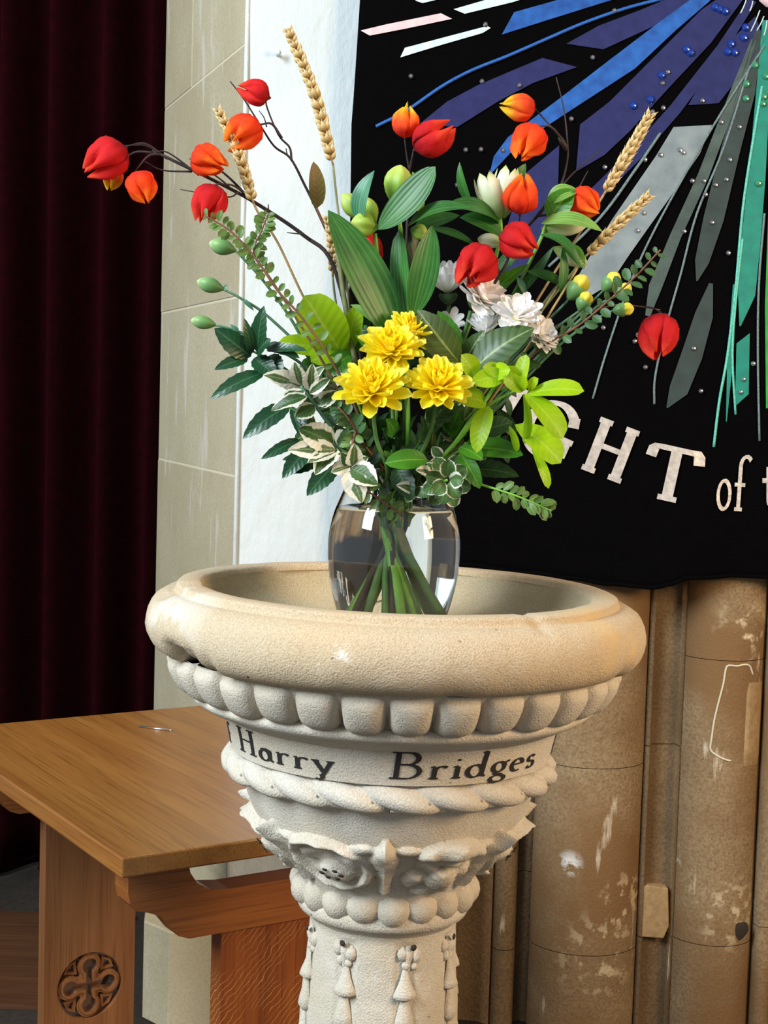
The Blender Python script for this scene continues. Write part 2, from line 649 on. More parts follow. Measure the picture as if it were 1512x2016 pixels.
# hollows beside and behind the font
member('moulding_stone', [(RX(838), 3.41), (RX(842), 3.385), (RX(884), 3.375), (RX(890), 3.44)], [zr(860, 1700)], M['shaft_stone_shaded'])
member('moulding_stone', [(RX(890), 3.49), (RX(925), 3.52), (RX(965), 3.51), (RX(984), 3.49)], [zr(940, 1640)], M['shaft_stone_shaded'])
member('moulding_stone', arc(RX(1010), 3.51, RX(1035) - RX(1010), -1.5, 1.5, 10), [zr(1010, 1900), zr(1010, 1500)], M['shaft_stone_shaded'])
member('moulding_stone', [(RX(1036), 3.515), (RX(1050), 3.525), (RX(1064), 3.515)], [zr(1050, 1750)], M['shaft_stone_shaded'])
rA = (RX(1273) - RX(1064)) / 2 / math.sin(1.12)
member('shaft_stone', arc((RX(1273) + RX(1064)) / 2, 3.382 + rA, rA, -1.12, 1.12, 26), [zr(1168, 1880), zr(1168, 1512), zr(1168, 1100), 2.0], M['shaft_stone'])
member('moulding_stone', [(RX(1273), 3.452), (RX(1280), 3.440), (RX(1284), 3.448), (RX(1288), 3.466), (RX(1338), 3.474), (RX(1343), 3.44)], [zr(1310, 1862), zr(1310, 1480)], M['shaft_stone_shaded'])
rB = (RX(1501) - RX(1343)) / 2 / math.sin(1.15)
YB = 3.384 + rB
member('shaft_stone', arc((RX(1501) + RX(1343)) / 2, YB, rB, -1.15, 1.15, 22), [zr(1425, 1862), zr(1425, 1300), 1.75, 2.2], M['shaft_stone'])
member('moulding_stone', [(RX(1501), 3.435), (RX(1506), 3.405), (RX(1530), 3.40), (RX(1536), 3.46), (RX(1580), 3.48)], [zr(1520, 1830)], M['shaft_stone'])
rC = (RX(1791) - RX(1581)) / 2 / math.sin(1.15)
member('shaft_stone', arc((RX(1791) + RX(1581)) / 2, 3.39 + rC, rC, -1.15, 1.15, 20), [zr(1690, 1600), zr(1690, 1100)], M['shaft_stone'])
member('moulding_stone', [(RX(1792), 3.45), (RX(1900), 3.44), (2.2, 3.44)], [zr(1800, 1700)], M['shaft_stone_shaded'])
# repair piece let into the hollow, and one in the second shaft
V, F = prism([(RX(1277), zr(1300, 1862)), (RX(1326), zr(1300, 1864)), (RX(1336), zr(1330, 1840)), (RX(1331), zr(1330, 1764)), (RX(1290), zr(1300, 1758)), (RX(1277), zr(1280, 1762))], [], 3.444, 3.50, lambda a, b, d: Vector((a, d, b)))
bevel(mk('repair_stone', V, F, M['patch_stone'], resp, smooth=False), 0.003, 2)
cB = (RX(1501) + RX(1343)) / 2
V, F = [], []
for i in range(9):
    for j in range(9):
        x = RX(1458) + (RX(1497) - RX(1458)) * i / 8
        z = zr(1480, 1512) + (zr(1480, 1343) - zr(1480, 1512)) * j / 8
        e = 0.0 if i in (0, 8) or j in (0, 8) else 0.004
        V.append((x, YB - math.sqrt(max(1e-6, rB * rB - (x - cB) ** 2)) + 0.0006 - e, z))
for i in range(8):
    for j in range(8):
        F.append((i * 9 + j, i * 9 + j + 1, i * 9 + j + 10, i * 9 + j + 9))
mk('repair_stone', V, F, M['patch_stone'], resp)
# mortar line scribed on the second shaft
line = [(1470, 1330), (1462, 1312), (1450, 1308), (1436, 1310), (1418, 1309), (1413, 1318), (1410, 1345), (1402, 1385), (1396, 1420), (1393, 1455), (1392, 1475), (1402, 1485), (1418, 1493), (1432, 1497)]
pts = []
for (x, y) in line:
    X = RX(x); pts.append((X, YB - math.sqrt(max(0, rB * rB - (X - cB) ** 2)) - 0.0002, zr(x, y)))
V, F = tube(catmull(pts, 4), 0.0024, 5)
mk('mortar_line', V, F, M['mortar'], resp)
# drilled hole with a broken lip, its inner shade painted as a dark cap
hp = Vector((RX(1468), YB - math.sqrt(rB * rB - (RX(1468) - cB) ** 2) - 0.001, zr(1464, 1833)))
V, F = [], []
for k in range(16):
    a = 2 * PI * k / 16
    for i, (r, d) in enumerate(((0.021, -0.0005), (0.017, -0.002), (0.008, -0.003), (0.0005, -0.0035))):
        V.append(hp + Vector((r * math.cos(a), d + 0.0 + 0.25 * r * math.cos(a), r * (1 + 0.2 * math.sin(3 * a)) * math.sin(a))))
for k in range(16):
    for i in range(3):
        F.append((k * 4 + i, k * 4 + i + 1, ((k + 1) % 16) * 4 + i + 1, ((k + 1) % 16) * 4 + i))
mk('drilled_hole_shade', V, F, M['hole_shade'], resp)

# ------------------------------------------------------------------ curtain
cx0, cx1 = -2.6, px(330, 800, CURTAIN_Y).x + 0.06
crests = [px(x, 900, CURTAIN_Y).x for x in (-640, -520, -400, -300, -190, -100, 18, 108, 206, 296, 380)]


def fold(x):
    best = 9
    for i in range(len(crests) - 1):
        if crests[i] <= x <= crests[i + 1]:
            t = (x - crests[i]) / (crests[i + 1] - crests[i])
            # steep on the left of each crest, long hollow on the right
            t2 = t ** 0.72
            return 0.13 * ((0.5 + 0.5 * math.cos(PI * t / 0.84)) if t < 0.84 else 0.5 - 0.5 * math.cos(PI * (t - 0.84) / 0.16))
    return 0.03


V, F = [], []
nx, nz = 260, 24
for j in range(nz + 1):
    z = FZ + 0.012 + 3.36 * j / nz
    for i in range(nx + 1):
        x = cx0 + (cx1 - cx0) * i / nx
        sw = 0.012 * math.sin(z * 1.3 + x * 2) + 0.006 * noise.noise(Vector((x * 3, z * 1.2, 0)))
        V.append((x + sw * 0.4, CURTAIN_Y - fold(x + sw * 0.7) * (1.0 + 0.12 * math.sin(z * 0.9 + x * 5)), z))
for j in range(nz):
    for i in range(nx):
        a = j * (nx + 1) + i
        F.append((a, a + 1, a + nx + 2, a + nx + 1))
root = thing('curtain', 'dark maroon velvet curtain hanging in deep folds beside the beige stone pier', 'curtain', (cx0 + 1, CURTAIN_Y, 0))
c = mk('drape', V, F, M['curtain'], root)
sol = c.modifiers.new('cloth', 'SOLIDIFY'); sol.thickness = 0.004
hem = [(cx0 + (cx1 - cx0) * i / 120, CURTAIN_Y - fold(cx0 + (cx1 - cx0) * i / 120) - 0.001, FZ + 0.03) for i in range(121)]
V, F = tube(hem, 0.005, 5)
mk('hem', V, F, M['curtain'], root)

# nail in the white wall
n0 = px(546, 108, WALL_Y)
root = thing('wall_nail', 'small painted nail sticking out of the white wall above the wheat', 'nail', n0)
V, F = tube([n0 + Vector((0, 0.01, 0)), n0 + Vector((0.002, -0.012, -0.001)), n0 + Vector((0.004, -0.022, 0.0))], [0.005, 0.003, 0.003], 8)
mk('shank', V, F, M['plaster'], root)
V, F = tube([n0 + Vector((0.004, -0.022, 0)), n0 + Vector((0.0045, -0.025, 0))], 0.006, 10)
mk('head', V, F, M['plaster'], root)

# ------------------------------------------------------------------ lettering (broad-nib strokes)
def E(cx, cy, rx, ry, a0, a1, n=16):
    return [(cx + rx * math.cos(math.radians(a0 + (a1 - a0) * i / n)), cy + ry * math.sin(math.radians(a0 + (a1 - a0) * i / n))) for i in range(n + 1)]


def seg(*p):
    out = []
    for i in range(len(p) - 1):
        for k in range(5):
            t = k / 5
            out.append((p[i][0] + (p[i + 1][0] - p[i][0]) * t, p[i][1] + (p[i + 1][1] - p[i][1]) * t))
    out.append(p[-1])
    return out


def sf(x, y, w=0.13):
    return seg((x - w, y), (x + w, y))


GL = {   # advance, strokes
    'H': (0.86, [seg((.14, 0.02), (.14, .98)), seg((.66, .02), (.66, .98)), seg((.14, .52), (.66, .52)), sf(.14, .03), sf(.14, .97), sf(.66, .03), sf(.66, .97)]),
    'B': (0.80, [seg((.16, .02), (.16, .98)), seg((.02, .97), (.36, .97)) + E(.36, .75, .22, .22, 90, -90), seg((.16, .53), (.36, .53)), E(.36, .28, .28, .25, 90, -90) + seg((.36, .03), (.02, .03))]),
    'a': (0.54, [E(.22, .20, .17, .20, 40, 400, 20), seg((.40, .44), (.40, .06), (.50, .03)), E(.24, .33, .16, .13, 10, 150, 8)]),
    'r': (0.46, [seg((.12, .44), (.12, .03)), sf(.12, .03, .1), seg((.03, .44), (.12, .46)), E(.28, .28, .16, .18, 170, 50, 8)]),
    'y': (0.56, [seg((.06, .46), (.26, .04)), seg((.46, .46), (.24, -.10)) + E(.13, -.16, .11, .1, 40, -120, 8), sf(.07, .45, .09), sf(.44, .45, .09)]),
    'i': (0.28, [seg((.12, .44), (.12, .03)), sf(.12, .03, .1), seg((.03, .43), (.12, .46)), seg((.10, .66), (.14, .70))]),
    'd': (0.58, [E(.22, .23, .18, .22, 30, 390, 20), seg((.42, .92), (.40, .06), (.50, .03)), seg((.32, .89), (.42, .93))]),
    'g': (0.52, [E(.22, .28, .16, .18, 0, 360, 20), seg((.36, .40), (.50, .48)), seg((.16, .12), (.12, .05), (.36, .0)), E(.24, -.14, .2, .12, 60, 420, 18)]),
    'e': (0.50, [seg((.06, .26), (.40, .28)) + E(.23, .24, .18, .22, 10, 300, 18)]),
    's': (0.40, [E(.19, .35, .12, .11, 30, 250, 10) + E(.19, .13, .13, .12, 80, -150, 10)]),
    'o': (0.52, [E(.25, .24, .20, .24, 0, 360, 24)]),
    'f': (0.40, [E(.34, .78, .16, .18, 40, 180, 8) + seg((.18, .78), (.18, .03)), sf(.18, .03, .11), seg((.04, .46), (.34, .46))]),
    't': (0.40, [seg((.18, .72), (.18, .14)) + E(.30, .13, .12, .12, 180, 300, 6), seg((.03, .48), (.36, .48))]),
    'G': (0.92, [E(.46, .50, .40, .48, 42, 318, 26), seg((.78, .42), (.78, .12)), sf(.76, .42, .14), seg((.76, .86), (.80, .68))]),
    'T': (0.86, [seg((.43, .02), (.43, .97)), sf(.43, .03, .16), seg((.02, .74), (.05, .95), (.81, .95), (.84, .74))]),
    'I': (0.42, [seg((.2, .02), (.2, .98)), sf(.2, .03, .15), sf(.2, .97, .15)]),
    'L': (0.70, [seg((.16, .98), (.16, .04), (.58, .04), (.64, .24)), sf(.16, .97, .14)]),
    'h': (0.58, [seg((.14, .95), (.14, .03)), sf(.14, .03, .1), E(.28, .28, .16, .19, 170, 0, 10) + seg((.44, .28), (.44, .03)), sf(.44, .03, .1)]),
}


def glyph(ch, thick, thin, fn, depth):
    """Strokes of a letter as raised strips; fn(x, y, d) maps letter space to the surface."""
    V, F = [], []
    for s in GL[ch][1]:
        n = len(s)
        b = len(V)
        for i, p in enumerate(s):
            q0, q1 = s[max(i - 1, 0)], s[min(i + 1, n - 1)]
            dx, dy = q1[0] - q0[0], q1[1] - q0[1]
            l = math.hypot(dx, dy) or 1
            dx, dy = dx / l, dy / l
            w = (thin + (thick - thin) * abs(dy * math.cos(.25) - dx * math.sin(.25)) ** 1.3) * 0.5
            for (k, d) in ((-1, 0), (-1, depth), (1, depth), (1, 0)):
                V.append(fn(p[0] - dy * w * k * -1, p[1] + dx * w * k * -1, d))
        for i in range(n - 1):
            a, c = b + i * 4, b + i * 4 + 4
            for q in range(3):
                F.append((a + q, a + q + 1, c + q + 1, c + q))
        F.append((b, b + 3, b + 2, b + 1)); e = b + (n - 1) * 4
        F.append((e, e + 1, e + 2, e + 3))
    return V, F


# ------------------------------------------------------------------ banner
def ban(x, y, d=0.0):
    """Point on the hanging cloth under pixel x, y; d lifts it towards the nave."""
    k = max(0.0, min(1.0, (y - 640) / 500.0))
    f = 0.010 * k * math.sin((x - 1180) / 34.0 + 0.3 * math.sin(y / 90.0)) * max(0.0, min(1.0, (x - 1230) / 160.0))
    f += 0.014 * k * k * math.sin((x - 905) / 88.0)
    f += 0.003 * math.sin(x / 140.0 + y / 300.0)
    return px(x, y, BANNER_Y + f - d)


brow = thing('banner', 'black velvet banner with sewn blue, silver and green rays and silver lettering', 'banner', px(1100, 1150, BANNER_Y))


def bleft(y):
    return 709 - 0.085 * max(0, min(y, 260)) * 0.75 - 0.012 * max(0, y - 200)


def bbot(x):
    t = [(640, 1104), (905, 1114), (1050, 1131), (1130, 1142), (1200, 1153), (1290, 1160), (1325, 1152), (1352, 1141), (1400, 1140), (1440, 1136), (1512, 1139), (1600, 1150), (1720, 1146), (1850, 1140)]
    for i in range(len(t) - 1):
        if t[i][0] <= x <= t[i + 1][0]:
            k = (x - t[i][0]) / (t[i + 1][0] - t[i][0]); k = k * k * (3 - 2 * k)
            return t[i][1] + (t[i + 1][1] - t[i][1]) * k
    return t[-1][1]


V, F = [], []
nx, ny = 130, 80
for j in range(ny + 1):
    for i in range(nx + 1):
        yy = -300 + (1140 + 300) * j / ny
        x0 = bleft(yy)
        x = x0 + (1850 - x0) * i / nx
        y = -300 + (bbot(x) + 300) * j / ny
        V.append(ban(x, y))
for j in range(ny):
    for i in range(nx):
        a = j * (nx + 1) + i
        F.append((a, a + nx + 1, a + nx + 2, a + 1))
o = mk('velvet_cloth', V, F, M['banner'], brow)
sol = o.modifiers.new('cloth', 'SOLIDIFY'); sol.thickness = 0.006; sol.offset = -1
# rolled hem along the bottom
V, F = tube([ban(698 + 1152 * i / 90, bbot(698 + 1152 * i / 90) - 3, 0.001) for i in range(91)], 0.005, 6)
mk('hem', V, F, M['banner'], brow)
V, F = tube([ban(700, -330), ban(1850, -330)], 0.014, 10)
mk('hanging_rod', V, F, M['oak_rail'], brow)


def ray(poly, mat, lift=0.004):
    """A sewn strip: outline in pixels of the photograph, laid on the cloth with its own thickness."""
    P = []
    for i in range(len(poly)):
        a, b = poly[i], poly[(i + 1) % len(poly)]
        n = max(1, int(math.hypot(b[0] - a[0], b[1] - a[1]) / 40))
        for k in range(n):
            P.append((a[0] + (b[0] - a[0]) * k / n, a[1] + (b[1] - a[1]) * k / n))
    V, F = prism(P, [], 0.0015, lift, lambda a, b, d: ban(a, b, d))
    mk('ray_strip', V, F, M[mat], brow, smooth=False)


def rayc(cl, wd, mat, lift=0.004):
    """The same from a centre line and widths."""
    l, r = [], []
    for i, p in enumerate(cl):
        a, b = cl[max(i - 1, 0)], cl[min(i + 1, len(cl) - 1)]
        dx, dy = b[0] - a[0], b[1] - a[1]
        n = math.hypot(dx, dy)
        l.append((p[0] - dy / n * wd[i] / 2, p[1] + dx / n * wd[i] / 2))
        r.append((p[0] + dy / n * wd[i] / 2, p[1] - dx / n * wd[i] / 2))
    ray(l + r[::-1], mat, lift)


def cord(pts, mat, r=0.0026):
    P = catmull([Vector((p[0], p[1], 0)) for p in pts], 6)
    V, F = tube([ban(p.x, p.y, 0.004) for p in P], r, 5)
    mk('cord', V, F, M[mat], brow)


ray([(710, 60), (760, 48), (868, 26), (890, 37), (800, 56), (728, 70)], 'pink_strip')
ray([(797, 94), (880, 72), (960, 51), (966, 55), (950, 65), (870, 88), (788, 113)], 'white_strip')
ray([(893, 18), (1010, -16), (1090, -34), (1085, -20), (1010, 4), (915, 27)], 'white_strip')
ray([(817, 1), (880, -14), (930, -28), (925, -16), (832, 6)], 'white_strip')
ray([(1012, 24), (1140, -12), (1260, -52), (1300, -48), (1220, -5), (1130, 23), (1060, 45), (988, 68)], 'blue')
cord([(740, 249), (800, 218), (870, 170), (930, 138), (1000, 110), (1080, 75), (1150, 45), (1230, 17), (1310, -4)], 'cord_blue', 0.0036)
ray([(1115, 86), (1180, 50), (1260, 20), (1350, -18), (1440, -60), (1400, -8), (1290, 50), (1188, 97)], 'indigo')
ray([(1450, -55), (1395, 4), (1330, 60), (1250, 135), (1130, 213), (1020, 285), (963, 346), (972, 308), (1000, 270), (1100, 195), (1200, 118), (1300, 42), (1380, -16)], 'blue', 0.0045)
ray([(826, 244), (880, 200), (940, 168), (1020, 134), (1068, 114), (1136, 132), (1050, 163), (980, 200), (900, 250)], 'indigo')
ray([(1480, -50), (1462, 0), (1400, 84), (1310, 180), (1240, 258), (1190, 305), (1134, 338), (1142, 245), (1200, 200), (1300, 100), (1380, 20)], 'indigo')
rayc([(1482, 0), (1420, 96), (1330, 214), (1250, 305), (1180, 375), (1130, 418)], [16, 20, 24, 26, 28, 24], 'indigo')
ray([(1487, 32), (1505, 80), (1450, 158), (1415, 203), (1355, 207), (1392, 142), (1440, 78)], 'indigo')
ray([(1101, 286), (1098, 390), (1070, 450), (1030, 540), (985, 560), (1000, 440), (1030, 345)], 'indigo')
ray([(1326, 250), (1402, 246), (1378, 302), (1335, 366), (1240, 500), (1200, 560), (1150, 590), (1120, 580), (1140, 540), (1205, 432), (1292, 306)], 'silver')
rayc([(1484, 78), (1440, 200), (1385, 345), (1330, 465), (1290, 565), (1275, 622)], [10, 20, 22, 22, 26, 10], 'sage')
rayc([(1494, 60), (1470, 180), (1437, 300), (1405, 430), (1382, 515), (1372, 553)], [14, 34, 38, 40, 28, 3], 'slate')
rayc([(1400, 558), (1386, 620), (1362, 700), (1336, 768), (1313, 803)], [8, 36, 42, 38, 3], 'slate')
rayc([(1510, 40), (1501, 200), (1490, 350), (1478, 480), (1470, 580), (1457, 642)], [18, 28, 34, 38, 34, 3], 'teal')
ray([(1450, 676), (1476, 656), (1474, 776), (1447, 800)], 'teal')
rayc([(1447, 560), (1438, 700), (1430, 830)], [8, 12, 2], 'teal', 0.0045)
ray([(1514, 380), (1560, 300), (1575, 700), (1540, 800), (1508, 804), (1506, 600)], 'green')
rayc([(1530, 20), (1540, 180), (1552, 290)], [12, 30, 40], 'green')
rayc([(1560, 30), (1610, 300), (1640, 600), (1650, 760)], [14, 34, 40, 4], 'teal')
rayc([(1590, 20), (1680, 260), (1740, 520), (1760, 640)], [14, 34, 40, 4], 'blue')
rayc([(1600, 0), (1740, 180), (1830, 330)], [14, 34, 34], 'indigo')
cord([(1505, 90), (1440, 190), (1370, 306), (1290, 450), (1240, 560), (1195, 690), (1167, 785)], 'cord_grey')
cord([(1476, 130), (1425, 290), (1372, 420), (1340, 540), (1312, 640), (1290, 740), (1288, 796)], 'cord_grey')
cord([(1300, 262), (1250, 335), (1180, 430), (1080, 525)], 'cord_grey', 0.0034)
cord([(1500, 170), (1465, 390), (1449, 560), (1432, 700), (1416, 790), (1405, 880)], 'cord_teal', 0.0032)
cord([(1462, 470), (1448, 600), (1442, 700), (1448, 816)], 'cord_teal')
cord([(1505, 420), (1494, 560), (1492, 700), (1495, 868)], 'cord_grey')
for (a, b) in (((1471, -6), (1458, 26)), ((1482, 2), (1476, 22)), ((1496, 20), (1478, 62)), ((1504, 32), (1490, 60)), ((1510, 40), (1504, 70))):
    cord([a, ((a[0] + b[0]) / 2 + 1, (a[1] + b[1]) / 2), b], 'white_strip', 0.0014)
# the hand-stitched motif where the rays meet
V, F = [], []
for k in range(12):
    for i, (r, d) in enumerate(((36, .002), (34, .009), (20, .014), (1, .015))):
        a = 2 * PI * k / 12
        V.append(ban(1526 + r * math.cos(a), -14 + r * 0.9 * math.sin(a), d))
for k in range(12):
    for i in range(3):
        F.append((k * 4 + i, k * 4 + i + 1, ((k + 1) % 12) * 4 + i + 1, ((k + 1) % 12) * 4 + i))
mk('padded_motif', V, F, M['pink_strip'], brow)

# crystals
def gem(mat, r=0.0058):
    V = [(0, 0, r * .75)]
    for k in range(8):
        a = 2 * PI * k / 8; V.append((r * .55 * math.cos(a), r * .55 * math.sin(a), r * .65))
    for k in range(8):
        a = 2 * PI * (k + .5) / 8; V.append((r * math.cos(a), r * math.sin(a), r * .1))
    F = []
    for k in range(8):
        k2 = (k + 1) % 8
        F += [(0, 1 + k, 1 + k2), (1 + k, 9 + k, 1 + k2), (1 + k2, 9 + k, 9 + k2)]
    return mesh_only('crystal', V, F, M[mat], smooth=False)


gems = {'c': gem('crystal'), 'b': gem('crystal_blue', 0.009), 'g': gem('crystal_green', 0.008)}
clear = [(809, 150), (949, 160), (1023, 168), (1167, 113), (1210, 21), (956, 48), (917, 295), (947, 294), (990, 296), (1125, 234), (1191, 329), (900, 364),
         (1270, 314), (1301, 305), (1339, 295), (1285, 220), (1306, 212), (1315, 142), (1305, 164), (1383, 198), (1363, 356), (1386, 356), (1389, 383), (1409, 364),
         (1430, 353), (1437, 314), (1456, 250), (1347, 455), (1402, 438), (1434, 498), (1255, 454), (1267, 419), (1250, 672), (1256, 659), (1271, 723), (1366, 686),
         (1380, 770), (1483, 716), (1464, 747), (1458, 772), (1188, 645), (1345, 300), (1420, 240)]
blue_g = [(1417, 18), (1428, 22), (1408, 14), (1468, 54), (1465, 74), (1440, 86), (1433, 102), (1447, 103), (1352, 97), (1360, 104), (1303, 148), (1247, 208), (1281, 196)]
green_g = [(1487, 128), (1470, 165), (1469, 194), (1504, 190), (1502, 204), (1493, 361), (1508, 150)]
for kind, lst in (('c', clear), ('b', blue_g), ('g', green_g)):
    for (x, y) in lst:
        inst('crystal', gems[kind], Matrix.Translation(ban(x, y, 0.005)) @ Matrix.Rotation(PI / 2, 4, 'X') @ Matrix.Rotation(random.random() * 6, 4, 'Z'), brow)


def bletter(ch, cx, cy, h, deg, thick=.19, thin=.085, wx=1.0):
    """Letter of cap height h pixels with the middle of its foot at cx, cy, turned by deg."""
    s, c = math.sin(math.radians(deg)), math.cos(math.radians(deg))
    adv = GL[ch][0]

    def fn(a, b, d):
        x = (a - adv / 2) * h * wx; y = b * h
        return ban(cx + x * c + y * s, cy + x * s - y * c, d)
    V, F = glyph(ch, thick, thin, fn, 0.007)
    mk('letter', V, F, M['letter'], brow, smooth=False)


bletter('L', 890, 790, 104, 36)
bletter('I', 972, 852, 104, 32)
bletter('G', 1062, 897, 112, 24, wx=1.02)
bletter('H', 1186, 937, 106, 21)
bletter('T', 1312, 984, 106, 12.5, wx=1.12)
bletter('o', 1424, 1002, 116, 4, .11, .06, .5)
bletter('f', 1454, 1006, 112, 4, .11, .06, .62)
bletter('t', 1520, 1000, 112, 0, .16, .07)
bletter('h', 1570, 1000, 112, -2, .14, .07)
bletter('e', 1622, 1000, 112, -4, .14, .07)

# ================================================================== the stone font
TILT = 0.0127
top_w = px(782, 1153, Y0)
HT = top_w.z
FX = top_w.x - TILT * HT
font = thing('stone_font', 'carved pale stone font on a pedestal, painted lettering round its bowl', 'font', (FX, Y0, 0), rot=(0, TILT, 0))
YM = [(1100, 1086), (1167, 1153), (1317, 1286), (1396, 1368), (1446, 1400), (1491, 1455), (1505, 1468), (1524, 1493), (1556, 1524), (1590, 1572), (1738, 1697), (1757, 1738), (1778, 1752), (1826, 1797), (1868, 1812), (1900, 1853), (1972, 1915), (2300, 2243)]


def zf(y):
    """Height on the font's axis; rows are those of the outline, corrected for the sag of each ring."""
    for i in range(len(YM) - 1):
        if y <= YM[i + 1][0] or i == len(YM) - 2:
            (a, b), (c, d) = YM[i], YM[i + 1]
            return px(770, b + (d - b) * (y - a) / (c - a), Y0).z

rf = lambda w: w * K0 * 0.988


def fpt(th, r, z):
    return Vector((r * math.sin(th), -r * math.cos(th), z))


def fmk(name, V, F, mat, smooth=True, label=None):
    return mk(name, V, F, mat, font, world=False, smooth=smooth, label=label)


# rim: fillet and heavy roll, worn and chipped
rim_px = [(388, 1182), (390, 1171), (396, 1167), (415, 1166), (432, 1167), (437, 1169), (439, 1174), (440, 1182), (443, 1185), (450, 1185), (460, 1188), (470, 1194), (480, 1201), (488, 1213),
          (494, 1227), (497, 1243), (497, 1260), (494, 1276), (488, 1290), (480, 1301), (468, 1310), (455, 1315), (440, 1317), (425, 1317)]
prof = [(rf(a), zf(b)) for a, b in rim_px]
zb = zf(1317)


def rimfn(th, r, z):
    p = fpt(th, r, z)
    n = fbm(p, 26, 4) * 0.0016 + fbm(p, 6, 2) * 0.0022
    d = 0.0
    a = math.degrees(th if th < PI else th - 2 * PI)
    low = max(0, 1 - (z - zb) / 0.04)
    for (c, w, h) in ((-56, 7, .017), (-50, 4, .012), (-44, 3, .006), (62, 5, .004), (12, 4, .002)):
        e = abs(a - c) / w
        if e < 1: d = max(d, h * (1 - e * e) * low)
    for (c, w, h) in ((-75, 5, .004), (34, 2, .003)):
        e = abs(a - c) / w
        if e < 1 and z > zf(1200): d = max(d, h * (1 - e * e))
    return fpt(th, r + n - d * 0.7, z + (d if z < zf(1270) else -d))


V, F = lathe(prof, 300, rimfn)
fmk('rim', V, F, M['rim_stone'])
# hollow of the basin
prof = [(rf(389), zf(1180)), (rf(386), zf(1192)), (rf(378), zf(1215)), (rf(355), zf(1245)), (rf(300), zf(1266)), (rf(200), zf(1271)), (0.0005, zf(1271))]
V, F = lathe(prof, 120, lambda th, r, z: fpt(th, r + 0.002 * fbm((r * math.sin(th), r * math.cos(th), z), 14, 3), z + 0.0))
fmk('basin', V, F, M['basin_stone'])
BASIN_Z = zf(1271)

# body behind the carving
body = [(440, 1314), (436, 1325), (424, 1345), (404, 1368), (384, 1386), (372, 1398), (334, 1436), (322, 1450), (314, 1490), (304, 1530), (294, 1556), (286, 1580), (272, 1612),
        (246, 1654), (214, 1694), (186, 1730), (168, 1756), (160, 1785), (150, 1800), (146, 1830)]
V, F = lathe([(rf(a), zf(b)) for a, b in body], 160, lambda th, r, z: fpt(th, r + 0.001 * fbm(fpt(th, r, z), 30, 3), z))
fmk('bowl', V, F, M['font_stone'])

# gadroons under the rim
NG = 32
cur = [(448, 1312), (447, 1324), (443, 1340), (434, 1356), (420, 1374), (404, 1390)]


def gad_r(t):
    q = t * (len(cur) - 1); i = min(int(q), len(cur) - 2); k = q - i
    return rf(cur[i][0] * (1 - k) + cur[i + 1][0] * k), zf(cur[i][1] * (1 - k) + cur[i + 1][1] * k)


V, F = [], []
na, nt_ = 10, 14
for j in range(nt_ + 1):
    t = j / nt_
    r, z = gad_r(t)
    e = 1.0 if t < .72 else math.sqrt(max(0.0, 1 - ((t - .72) / .28) ** 2))
    hw = (PI / NG) * (0.30 + 0.70 * e) * 0.99
    for i in range(na + 1):
        a = -1 + 2 * i / na
        bul = 0.0185 * math.sqrt(max(0, 1 - abs(a) ** 2.6)) * (0.12 + 0.88 * e) * (0.55 + 0.45 * min(1, t * 4))
        V.append(fpt(a * hw, r - 0.013 + bul, z - 0.0045 * bul / 0.0185))
for j in range(nt_):
    for i in range(na):
        q = j * (na + 1) + i
        F.append((q, q + na + 1, q + na + 2, q + 1))
gad = mesh_only('gadroon', V, F, M['font_stone'])
for k in range(NG):
    s = 1 + 0.01 * math.sin(k * 2.3)
    inst('gadroon', gad, Matrix.Rotation(2 * PI * (k + .35) / NG, 4, 'Z') @ Matrix.Scale(s, 4, (0, 0, 1)) @ Matrix.Translation((0, 0, HT * (1 - s))), font, world=False)

# fillet below the gadroons
led = [(376, 1380), (398, 1384), (405, 1390), (405, 1398), (396, 1410), (378, 1424), (356, 1438), (342, 1448), (334, 1450)]
V, F = lathe([(rf(a), zf(b)) for a, b in led], 160, lambda th, r, z: fpt(th, r + 0.0015 * fbm(fpt(th, r, z), 22, 3), z))
fmk('fillet', V, F, M['font_stone'])

# lettered band
band = [(340, 1440), (335, 1452), (330, 1466), (326, 1480), (323, 1492), (321, 1505)]
V, F = lathe([(rf(a), zf(b)) for a, b in band], 160)
fmk('lettered_band', V, F, M['font_stone'])


def band_r(z):
    for i in range(len(band) - 1):
        z0, z1 = zf(band[i][1]), zf(band[i + 1][1])
        if z1 <= z <= z0:
            k = (z - z0) / (z1 - z0)
            return rf(band[i][0] * (1 - k) + band[i + 1][0] * k)
    return rf(band[0][0]) if z > zf(band[0][1]) else rf(band[-1][0])


def inscribe(word, a0, a1, cap, base, slant=0.0, gap=.05):
    tot = sum(GL[c][0] + gap for c in word) - gap
    arcl = math.radians(a1 - a0)
    sc_h = cap * K0
    x = 0
    for c in word:
        def fn(gx, gy, d, x=x):
            z = zf(base) + gy * sc_h
            th = math.radians(a0) + (x + gx + slant * gy) / tot * arcl
            return fpt(th, band_r(z) + 0.0006 + d, z)
        V, F = glyph(c, .12, .045, fn, 0.0006)
        fmk('letter', V, F, M['ink'], smooth=False)
        x += GL[c][0] + gap


inscribe('f', -80, -74, 44, 1494)
inscribe('Harry', -63, -18, 49, 1491)
inscribe('Bridges', -1, 57, 53, 1491, 0.06)
inscribe('B', 76, 90, 53, 1491)

